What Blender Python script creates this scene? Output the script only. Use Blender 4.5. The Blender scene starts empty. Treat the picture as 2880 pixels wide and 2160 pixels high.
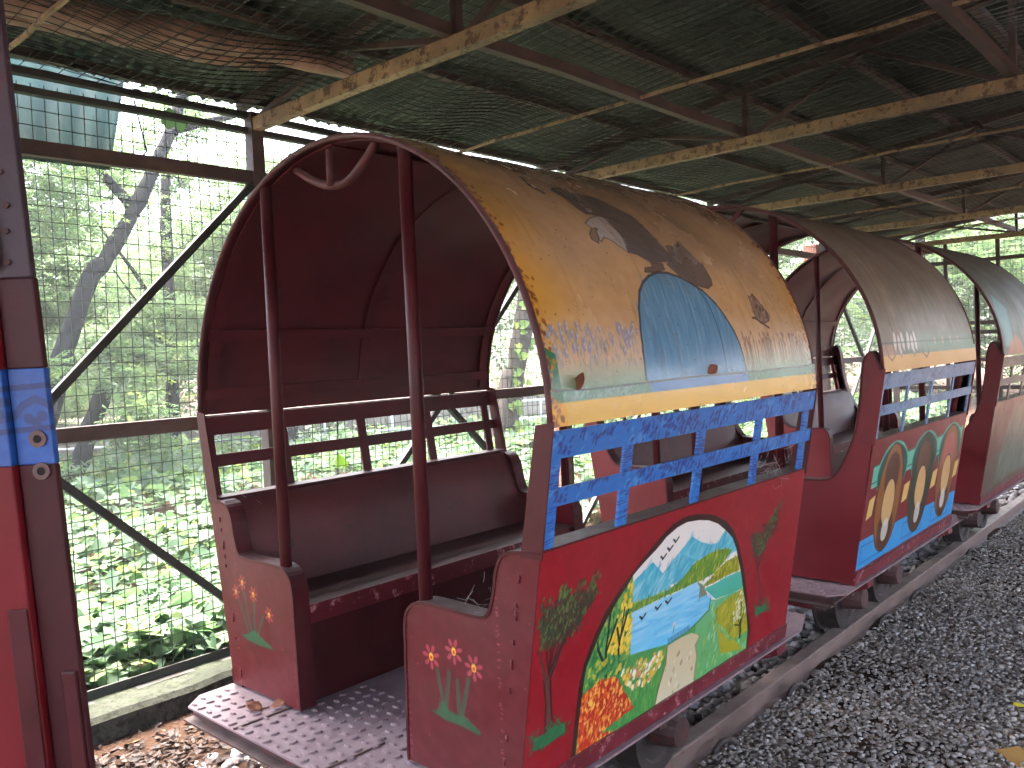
import bpy, math, random
import numpy as np
from mathutils import Matrix, Vector

S = bpy.context.scene
COL = S.collection
rng = np.random.default_rng(7)
random.seed(7)
R = math.radians

# ------------------------------------------------------------------ camera
cam_d = bpy.data.cameras.new("camera")
cam = bpy.data.objects.new("camera", cam_d)
COL.objects.link(cam)
RX = (0.74219368, 0.6687472, -0.04388308)      # image right, in the world
RD = (-0.00758473, -0.05709317, -0.99834004)   # image down
RF = (-0.67014253, 0.74129451, -0.03730192)    # view direction
m = Matrix(((RX[0], -RD[0], -RF[0], 0.0), (RX[1], -RD[1], -RF[1], 0.0), (RX[2], -RD[2], -RF[2], 1.5), (0, 0, 0, 1)))
cam.matrix_world = m
cam_d.sensor_width = 36.0
cam_d.lens = 29.478
cam_d.clip_start = 0.05
cam_d.clip_end = 400.0
S.camera = cam
HAZE = 0.003          # density of the added haze volume

# ------------------------------------------------------------------ light
world = bpy.data.worlds.new("World")
S.world = world
world.use_nodes = True
wn = world.node_tree
wn.nodes.clear()
w_out = wn.nodes.new("ShaderNodeOutputWorld")
w_bg = wn.nodes.new("ShaderNodeBackground")
w_sky = wn.nodes.new("ShaderNodeTexSky")
w_sky.sky_type = 'NISHITA'
w_sky.sun_disc = False
SUN_EL, SUN_AZ = R(72), R(285)
w_sky.sun_elevation = SUN_EL
w_sky.sun_rotation = SUN_AZ
w_sky.air_density = 0.7
w_sky.dust_density = 8.0
w_sky.ozone_density = 0.5
w_bg.inputs["Strength"].default_value = 0.15
wn.links.new(w_sky.outputs[0], w_bg.inputs[0])
wn.links.new(w_bg.outputs[0], w_out.inputs[0])
sun_d = bpy.data.lights.new("sun", 'SUN')
sun_d.energy = 1.5
sun_d.angle = R(45)
sun_d.color = (1.0, 0.95, 0.86)
sun = bpy.data.objects.new("sun", sun_d)
COL.objects.link(sun)
sdir = Vector((math.sin(SUN_AZ) * math.cos(SUN_EL), math.cos(SUN_AZ) * math.cos(SUN_EL), math.sin(SUN_EL)))
sun.rotation_euler = sdir.to_track_quat('Z', 'Y').to_euler()
S.view_settings.view_transform = 'Standard'
S.view_settings.look = 'None'
S.view_settings.exposure = 4.25
S.view_settings.gamma = 1.0
S.view_settings.use_curve_mapping = False
S.render.engine = 'CYCLES'
S.cycles.max_bounces = 10
S.cycles.diffuse_bounces = 6
S.cycles.glossy_bounces = 4
S.cycles.transmission_bounces = 6
S.cycles.sample_clamp_indirect = 6.0
S.cycles.use_denoising = True


# ------------------------------------------------------------------ materials
def srgb(r, g, b):
    out = []
    for c in (r, g, b):
        c = c / 255.0
        out.append(c / 12.92 if c <= 0.04045 else ((c + 0.055) / 1.055) ** 2.4)
    return tuple(out)


class NT:
    def __init__(s, name):
        s.mat = bpy.data.materials.new(name)
        s.mat.use_nodes = True
        s.t = s.mat.node_tree
        s.t.nodes.clear()
        s.out = s.t.nodes.new("ShaderNodeOutputMaterial")

    def n(s, typ, **kw):
        nd = s.t.nodes.new(typ)
        for k, v in kw.items():
            if k.startswith("i_"):
                nd.inputs[k[2:].replace("_", " ")].default_value = v
            else:
                setattr(nd, k, v)
        return nd

    def l(s, a, b):
        s.t.links.new(a, b)

    def coords(s):
        tc = s.n("ShaderNodeTexCoord")
        oi = s.n("ShaderNodeObjectInfo")
        add = s.n("ShaderNodeVectorMath", operation='ADD')
        mul = s.n("ShaderNodeVectorMath", operation='SCALE')
        mul.inputs["Scale"].default_value = 7.3
        comb = s.n("ShaderNodeCombineXYZ")
        for i in range(3):
            s.l(oi.outputs["Random"], comb.inputs[i])
        s.l(comb.outputs[0], mul.inputs[0])
        s.l(tc.outputs["Object"], add.inputs[0])
        s.l(mul.outputs[0], add.inputs[1])
        return add.outputs[0]

    def noise(s, co, scale, detail=5.0, rough=0.6):
        nd = s.n("ShaderNodeTexNoise")
        nd.inputs["Scale"].default_value = scale
        nd.inputs["Detail"].default_value = detail
        nd.inputs["Roughness"].default_value = rough
        if co is not None:
            s.l(co, nd.inputs["Vector"])
        return nd.outputs["Fac"]

    def ramp(s, fac, p0, p1, c0=(0, 0, 0, 1), c1=(1, 1, 1, 1)):
        nd = s.n("ShaderNodeValToRGB")
        e = nd.color_ramp.elements
        e[0].position, e[1].position = p0, p1
        e[0].color, e[1].color = c0, c1
        s.l(fac, nd.inputs[0])
        return nd.outputs[0]

    def mix(s, fac, a, b, blend='MIX'):
        nd = s.n("ShaderNodeMix", data_type='RGBA', blend_type=blend)
        if isinstance(fac, (int, float)):
            nd.inputs[0].default_value = fac
        else:
            s.l(fac, nd.inputs[0])
        for sock, val in ((nd.inputs[6], a), (nd.inputs[7], b)):
            if isinstance(val, tuple):
                sock.default_value = (val[0], val[1], val[2], 1.0)
            else:
                s.l(val, sock)
        return nd.outputs[2]

    def mul(s, a, b):
        nd = s.n("ShaderNodeMath", operation='MULTIPLY')
        for sock, v in ((nd.inputs[0], a), (nd.inputs[1], b)):
            if isinstance(v, (int, float)):
                sock.default_value = v
            else:
                s.l(v, sock)
        return nd.outputs[0]


DUST = srgb(138, 122, 116)


def paint_mat(name, base, rough=0.45, var=0.3, scale=5.0, bump=0.12, metal=0.0, dust=0.55, chips=None, chip_amt=0.35,
              dust_col=DUST, dust_lo=0.55, dust_hi=0.97, dust_n=(0.22, 0.62), fine=55.0, image=None, streak=0.0, spec=0.5):
    k = NT(name)
    co = k.coords()
    big = k.noise(co, scale, 6.0, 0.62)
    if image is not None:
        ti = k.n("ShaderNodeTexImage", image=image, interpolation='Cubic', extension='EXTEND')
        col = ti.outputs[0]
        col = k.mix(k.ramp(big, 0.35, 0.75), col, k.mix(var, col, (0.12, 0.1, 0.09)))
    else:
        dark = tuple(c * (1 - var) for c in base)
        lite = tuple(min(1, c * (1 + var * 0.8) + 0.01 * var) for c in base)
        col = k.mix(k.ramp(big, 0.3, 0.72), dark, lite)
    fn = k.noise(co, fine, 4.0, 0.7)
    if chips is not None:
        f2 = k.noise(co, scale * 4.5, 8.0, 0.75)
        col = k.mix(k.ramp(f2, 0.72 - chip_amt * 0.3, 0.76 - chip_amt * 0.3 + 0.03), col, chips)
    if streak > 0:
        mp = k.n("ShaderNodeMapping")
        mp.inputs["Scale"].default_value = (14.0, 14.0, 1.2)
        k.l(co, mp.inputs[0])
        st = k.noise(mp.outputs[0], 2.0, 4.0, 0.6)
        col = k.mix(k.mul(k.ramp(st, 0.52, 0.75), streak), col, (0.09, 0.075, 0.065))
    if dust > 0:
        g = k.n("ShaderNodeNewGeometry")
        sp = k.n("ShaderNodeSeparateXYZ")
        k.l(g.outputs["Normal"], sp.inputs[0])
        up = k.ramp(sp.outputs[2], dust_lo, dust_hi)
        dn = k.ramp(k.noise(co, scale * 2.2, 6.0, 0.7), dust_n[0], dust_n[1])
        f = k.mul(k.mul(up, dn), dust)
        col = k.mix(f, col, dust_col)
    b = k.n("ShaderNodeBsdfPrincipled")
    k.l(col, b.inputs["Base Color"])
    b.inputs["Metallic"].default_value = metal
    b.inputs["Specular IOR Level"].default_value = spec
    rr = k.n("ShaderNodeMapRange")
    rr.inputs["To Min"].default_value = max(0.05, rough - 0.13)
    rr.inputs["To Max"].default_value = min(1.0, rough + 0.2)
    k.l(big, rr.inputs[0])
    k.l(rr.outputs[0], b.inputs["Roughness"])
    if bump > 0:
        bp = k.n("ShaderNodeBump")
        bp.inputs["Strength"].default_value = bump
        bp.inputs["Distance"].default_value = 0.012
        k.l(k.mix(0.4, big, fn), bp.inputs["Height"])
        k.l(bp.outputs[0], b.inputs["Normal"])
    k.l(b.outputs[0], k.out.inputs[0])
    return k.mat


def leaf_mat(name, c_dark, c_lite, c_tip, trans=0.45, rough=0.5):
    k = NT(name)
    at = k.n("ShaderNodeAttribute", attribute_name="rnd")
    cr = k.n("ShaderNodeValToRGB")
    e = cr.color_ramp.elements
    e[0].position, e[0].color = 0.0, (*c_dark, 1)
    e[1].position, e[1].color = 0.8, (*c_lite, 1)
    x = e.new(1.0)
    x.color = (*c_tip, 1)
    k.l(at.outputs["Fac"], cr.inputs[0])
    tc = k.n("ShaderNodeTexCoord")
    nz = k.noise(tc.outputs["Object"], 1.1, 3.0)
    col = k.mix(k.ramp(nz, 0.35, 0.7), cr.outputs[0], k.mix(0.35, cr.outputs[0], c_lite))
    b = k.n("ShaderNodeBsdfPrincipled")
    b.inputs["Roughness"].default_value = rough
    b.inputs["Specular IOR Level"].default_value = 0.2
    k.l(col, b.inputs["Base Color"])
    tr = k.n("ShaderNodeBsdfTranslucent")
    tcol = k.mix(1.0, col, (1.0, 1.15, 0.7), 'MULTIPLY')
    k.l(tcol, tr.inputs[0])
    ms = k.n("ShaderNodeMixShader")
    ms.inputs[0].default_value = trans
    k.l(b.outputs[0], ms.inputs[1])
    k.l(tr.outputs[0], ms.inputs[2])
    k.l(ms.outputs[0], k.out.inputs[0])
    return k.mat


def attr_mat(name, stops, rough=0.8, scale=30.0, bump=0.2):
    """colour picked by a per-piece random value"""
    k = NT(name)
    at = k.n("ShaderNodeAttribute", attribute_name="rnd")
    cr = k.n("ShaderNodeValToRGB")
    cr.color_ramp.interpolation = 'LINEAR'
    e = cr.color_ramp.elements
    e[0].position, e[0].color = stops[0][0], (*stops[0][1], 1)
    e[1].position, e[1].color = stops[-1][0], (*stops[-1][1], 1)
    for p, c in stops[1:-1]:
        x = e.new(p)
        x.color = (*c, 1)
    k.l(at.outputs["Fac"], cr.inputs[0])
    tc = k.n("ShaderNodeTexCoord")
    nz = k.noise(tc.outputs["Object"], scale, 4.0)
    col = k.mix(k.ramp(nz, 0.3, 0.7), cr.outputs[0], k.mix(0.3, cr.outputs[0], (0.05, 0.045, 0.04)))
    b = k.n("ShaderNodeBsdfPrincipled")
    b.inputs["Roughness"].default_value = rough
    k.l(col, b.inputs["Base Color"])
    bp = k.n("ShaderNodeBump")
    bp.inputs["Strength"].default_value = bump
    bp.inputs["Distance"].default_value = 0.01
    k.l(nz, bp.inputs["Height"])
    k.l(bp.outputs[0], b.inputs["Normal"])
    k.l(b.outputs[0], k.out.inputs[0])
    return k.mat


# ------------------------------------------------------------------ mesh helpers
class MB:
    def __init__(s):
        s.v, s.f, s.m, s.uv = [], [], [], {}

    def add(s, vs, fs, mi=0):
        o = len(s.v)
        s.v.extend([tuple(p) for p in vs])
        for f in fs:
            s.f.append([o + i for i in f])
            s.m.append(mi)
        return o

    def box(s, x0, x1, y0, y1, z0, z1, mi=0):
        s.add([(x0, y0, z0), (x1, y0, z0), (x1, y1, z0), (x0, y1, z0), (x0, y0, z1), (x1, y0, z1), (x1, y1, z1), (x0, y1, z1)],
              [(0, 3, 2, 1), (4, 5, 6, 7), (0, 1, 5, 4), (1, 2, 6, 5), (2, 3, 7, 6), (3, 0, 4, 7)], mi)
        return s

    def bar(s, p0, p1, w, h, up=(0, 0, 1), mi=0, seg=1, wob=0.0):
        p0, p1 = Vector(p0), Vector(p1)
        d = (p1 - p0).normalized()
        u = Vector(up)
        a = d.cross(u)
        if a.length < 1e-4:
            a = d.cross(Vector((1, 0, 0)))
        a.normalize()
        b = a.cross(d).normalized()
        vs = []
        for i in range(seg + 1):
            c = p0.lerp(p1, i / seg)
            if wob and 0 < i < seg:
                c = c + Vector((random.uniform(-wob, wob), random.uniform(-wob, wob), random.uniform(-wob, wob)))
            for sx, sy in ((-1, -1), (1, -1), (1, 1), (-1, 1)):
                vs.append(c + a * (sx * w / 2) + b * (sy * h / 2))
        fs = [(0, 1, 2, 3)]
        for i in range(seg):
            o = i * 4
            for j in range(4):
                fs.append((o + j, o + 4 + j, o + 4 + (j + 1) % 4, o + (j + 1) % 4))
        o = seg * 4
        fs.append((o + 3, o + 2, o + 1, o))
        s.add(vs, fs, mi)
        return s

    def angle(s, p0, p1, w, t, up=(0, 0, 1), flip=1, mi=0):
        """an L section: a flat leg and an upright leg"""
        p0, p1 = Vector(p0), Vector(p1)
        d = (p1 - p0).normalized()
        a = d.cross(Vector(up)).normalized() * flip
        b = Vector(up)
        prof = [(0, 0), (w, 0), (w, t), (t, t), (t, w), (0, w)]
        vs = []
        for c in (p0, p1):
            for x, y in prof:
                vs.append(c + a * (x - w / 2) + b * (y - w / 2))
        n = 6
        fs = [tuple(range(n)), tuple(range(2 * n - 1, n - 1, -1))]
        for j in range(n):
            fs.append((j, n + j, n + (j + 1) % n, (j + 1) % n))
        s.add(vs, fs, mi)
        return s

    def tube(s, pts, r, n=8, caps=True, mi=0):
        pts = [Vector(p) for p in pts]
        rs = r if isinstance(r, (list, tuple)) else [r] * len(pts)
        vs, fs = [], []
        prev = None
        for i, p in enumerate(pts):
            d = (pts[min(i + 1, len(pts) - 1)] - pts[max(i - 1, 0)]).normalized()
            if prev is None:
                a = d.cross(Vector((0, 0, 1)))
                if a.length < 0.05:
                    a = d.cross(Vector((1, 0, 0)))
            else:
                a = prev - d * prev.dot(d)
            a.normalize()
            prev = a
            b = d.cross(a)
            for j in range(n):
                t = 2 * math.pi * j / n
                vs.append(p + (a * math.cos(t) + b * math.sin(t)) * rs[i])
        for i in range(len(pts) - 1):
            o = i * n
            for j in range(n):
                fs.append((o + j, o + (j + 1) % n, o + n + (j + 1) % n, o + n + j))
        if caps:
            fs.append(tuple(range(n - 1, -1, -1)))
            o = (len(pts) - 1) * n
            fs.append(tuple(range(o, o + n)))
        s.add(vs, fs, mi)
        return s

    def prism(s, outline, t0, t1, axis=1, mi=0):
        """outline of 2-D points extruded along an axis from t0 to t1"""
        n = len(outline)

        def P(a, b, t):
            return ((t, a, b), (a, t, b), (a, b, t))[axis]
        vs = [P(a, b, t0) for a, b in outline] + [P(a, b, t1) for a, b in outline]
        fs = [tuple(range(n)), tuple(range(2 * n - 1, n - 1, -1))]
        for j in range(n):
            fs.append((j, n + j, n + (j + 1) % n, (j + 1) % n))
        s.add(vs, fs, mi)
        return s

    def mesh(s, name, uvf=None, smooth=False):
        me = bpy.data.meshes.new(name)
        me.from_pydata(s.v, [], s.f)
        if any(s.m):
            me.polygons.foreach_set("material_index", s.m)
        if uvf is not None:
            ul = me.uv_layers.new(name="UVMap")
            for lp in me.loops:
                ul.data[lp.index].uv = uvf(me.vertices[lp.vertex_index].co)
        if smooth:
            me.polygons.foreach_set("use_smooth", [True] * len(me.polygons))
        import bmesh
        bm = bmesh.new()
        bm.from_mesh(me)
        bmesh.ops.recalc_face_normals(bm, faces=bm.faces)
        bm.to_mesh(me)
        bm.free()
        me.update()
        return me


def link(name, me, mats, parent=None, offset=None):
    o = bpy.data.objects.new(name, me)
    COL.objects.link(o)
    if not isinstance(mats, (list, tuple)):
        mats = [mats]
    if len(me.materials) == 0:
        for mt in mats:
            me.materials.append(mt)
    else:
        for i, mt in enumerate(mats):
            if me.materials[i] != mt:
                o.material_slots[i].link = 'OBJECT'
                o.material_slots[i].material = mt
    if parent is not None:
        o.parent = parent
        if offset is not None:
            o.location = offset
    return o


def wpos(o):
    p = Vector((0, 0, 0))
    while o is not None:
        p += o.location
        o = o.parent
    return p


def build(mb, name, mats, parent=None, smooth=False, uvf=None, bevel=0.0):
    """world-coordinate mesh; with a parent the vertices are made relative to it"""
    if parent is not None:
        w = wpos(parent)
        mb.v = [(p[0] - w[0], p[1] - w[1], p[2] - w[2]) for p in mb.v]
    o = link(name, mb.mesh(name, uvf, smooth), mats, parent)
    if bevel:
        md = o.modifiers.new("edge", 'BEVEL')
        md.width = bevel
        md.segments = 2
        md.limit_method = 'ANGLE'
    return o


def crisp(o, ang=35):
    md = o.modifiers.new('split', 'EDGE_SPLIT')
    md.split_angle = R(ang)
    return o


def tag(o, label=None, cat=None, group=None, kind=None):
    if label:
        o["label"] = label
    if cat:
        o["category"] = cat
    if group:
        o["group"] = group
    if kind:
        o["kind"] = kind
    return o


def thing(name, label, cat, loc=(0, 0, 0), group=None):
    o = bpy.data.objects.new(name, None)
    o.empty_display_size = 0.1
    COL.objects.link(o)
    o.location = loc
    return tag(o, label, cat, group)


def scatter_mesh(name, tv, tf, P, yaw, tilt, tilt_dir, S_, rnd, jitter=0.0, squash=None):
    """copies of a small template joined into one mesh (numpy); faces must all have the same size"""
    tv = np.asarray(tv, float)
    tf = np.asarray(tf, int)
    N = len(P)
    V = np.repeat(tv[None], N, 0)
    if jitter:
        V = V * (1 + rng.uniform(-jitter, jitter, V.shape))
    if squash is not None:
        V[:, :, 2] *= squash[:, None]
    V = V * np.asarray(S_).reshape(N, 1, 1)
    cy, sy = np.cos(yaw)[:, None], np.sin(yaw)[:, None]
    x = V[:, :, 0] * cy - V[:, :, 1] * sy
    y = V[:, :, 0] * sy + V[:, :, 1] * cy
    z = V[:, :, 2]
    ax, ay = -np.sin(tilt_dir)[:, None], np.cos(tilt_dir)[:, None]      # tilt about a horizontal axis
    ct, st = np.cos(tilt)[:, None], np.sin(tilt)[:, None]
    dot = x * ax + y * ay
    rx = x * ct + (ay * z) * st + ax * dot * (1 - ct)
    ry = y * ct + (-ax * z) * st + ay * dot * (1 - ct)
    rz = z * ct + (ax * y - ay * x) * st
    W = np.stack([rx, ry, rz], 2) + np.asarray(P)[:, None, :]
    nv, nf, k = tv.shape[0], tf.shape[0], tf.shape[1]
    F = (tf[None] + (np.arange(N) * nv)[:, None, None]).reshape(-1)
    me = bpy.data.meshes.new(name)
    me.vertices.add(N * nv)
    me.vertices.foreach_set("co", W.reshape(-1).astype(np.float32))
    me.loops.add(len(F))
    me.loops.foreach_set("vertex_index", F.astype(np.int32))
    me.polygons.add(N * nf)
    me.polygons.foreach_set("loop_start", (np.arange(N * nf) * k).astype(np.int32))
    me.polygons.foreach_set("loop_total", np.full(N * nf, k, np.int32))
    at = me.attributes.new("rnd", 'FLOAT', 'POINT')
    at.data.foreach_set("value", np.repeat(np.asarray(rnd), nv).astype(np.float32))
    me.update(calc_edges=True)
    me.validate()
    return me


# ------------------------------------------------------------------ painted pictures (drawn here, pixel by pixel)
class Cv:
    """a little paint box: u, v in 0..1 (v up), sizes in metres"""
    def __init__(s, w, h, wm, hm, col):
        s.w, s.h, s.wm, s.hm = w, h, wm, hm
        s.a = np.zeros((h, w, 3), np.float32)
        s.a[:] = np.array(col, np.float32)
        yy, xx = np.mgrid[0:h, 0:w]
        s.U, s.V = (xx + .5) / w, (yy + .5) / h

    def win(s, u0, u1, v0, v1):
        x0, x1 = max(0, int(u0 * s.w) - 1), min(s.w, int(u1 * s.w) + 2)
        y0, y1 = max(0, int(v0 * s.h) - 1), min(s.h, int(v1 * s.h) + 2)
        return slice(y0, y1), slice(x0, x1)

    def put(s, sl, mask, col, al=1.0):
        m_ = (mask * al)[..., None]
        s.a[sl] = s.a[sl] * (1 - m_) + np.asarray(col, np.float32) * m_

    def mask(s, pts):
        u = [p[0] for p in pts]
        v = [p[1] for p in pts]
        sl = s.win(min(u), max(u), min(v), max(v))
        U, V = s.U[sl], s.V[sl]
        ins = np.zeros(U.shape, bool)
        for i in range(len(pts)):
            (x1, y1), (x2, y2) = pts[i], pts[(i + 1) % len(pts)]
            if y1 == y2:
                continue
            c = ((y1 > V) != (y2 > V)) & (U < (x2 - x1) * (V - y1) / (y2 - y1) + x1)
            ins ^= c
        return sl, ins

    def poly(s, pts, col, al=1.0, col2=None, vary=0.0, soft=0):
        """flat fill; col2 makes a fade from bottom to top; vary mottles it"""
        sl, ins = s.mask(pts)
        mk = ins.astype(np.float32)
        if soft:
            mk = blur(mk, soft)
        c = np.asarray(col, np.float32)
        if col2 is not None:
            vs = [p[1] for p in pts]
            t = ((s.V[sl] - min(vs)) / (max(vs) - min(vs) + 1e-6)).clip(0, 1)[..., None]
            c = c * (1 - t) + np.asarray(col2, np.float32) * t
        if vary and mk.size:
            c = c + (blur(rng.normal(0, 1, mk.shape).astype(np.float32), 2) * vary * 4)[..., None]
        s.put(sl, mk, c, al)
        return sl, ins

    def line(s, pts, wm, col, al=1.0, taper=False):
        n = len(pts) - 1
        for i in range(n):
            (u1, v1), (u2, v2) = pts[i], pts[i + 1]
            wd = wm * ((1 - 0.7 * i / max(1, n)) if taper else 1)
            pu, pv = wd / s.wm, wd / s.hm
            sl = s.win(min(u1, u2) - pu, max(u1, u2) + pu, min(v1, v2) - pv, max(v1, v2) + pv)
            X, Y = (s.U[sl] - u1) * s.wm, (s.V[sl] - v1) * s.hm
            dx, dy = (u2 - u1) * s.wm, (v2 - v1) * s.hm
            L = dx * dx + dy * dy + 1e-12
            t = ((X * dx + Y * dy) / L).clip(0, 1)
            d = np.hypot(X - t * dx, Y - t * dy)
            px = s.wm / s.w
            s.put(sl, ((wd / 2 - d) / px + .5).clip(0, 1), col, al)

    def dab(s, u, v, a, b, ang, col, al=1.0, hard=3):
        r = max(a, b)
        sl = s.win(u - r / s.wm, u + r / s.wm, v - r / s.hm, v + r / s.hm)
        X, Y = (s.U[sl] - u) * s.wm, (s.V[sl] - v) * s.hm
        c, n = math.cos(ang), math.sin(ang)
        d = np.hypot((X * c + Y * n) / a, (-X * n + Y * c) / b)
        s.put(sl, ((1 - d) * hard).clip(0, 1), col, al)

    def dabs(s, pts_in, n, a, b, ang, cols, al=0.9, dang=0.4):
        """strokes of several colours spread inside a polygon"""
        sl, ins = s.mask(pts_in)
        ys, xs = np.nonzero(ins)
        if len(xs) == 0:
            return
        for i in rng.integers(0, len(xs), n):
            u, v = s.U[sl][ys[i], xs[i]], s.V[sl][ys[i], xs[i]]
            k = rng.uniform(.6, 1.3)
            s.dab(u, v, a * k, b * k, ang + rng.uniform(-dang, dang), cols[rng.integers(len(cols))], al)

    def image(s, name):
        im = bpy.data.images.new(name, s.w, s.h)
        px = np.ones((s.h, s.w, 4), np.float32)
        px[..., :3] = (s.a / 255.0).clip(0, 1)
        im.pixels.foreach_set(px.reshape(-1))
        im.pack()
        return im


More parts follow.
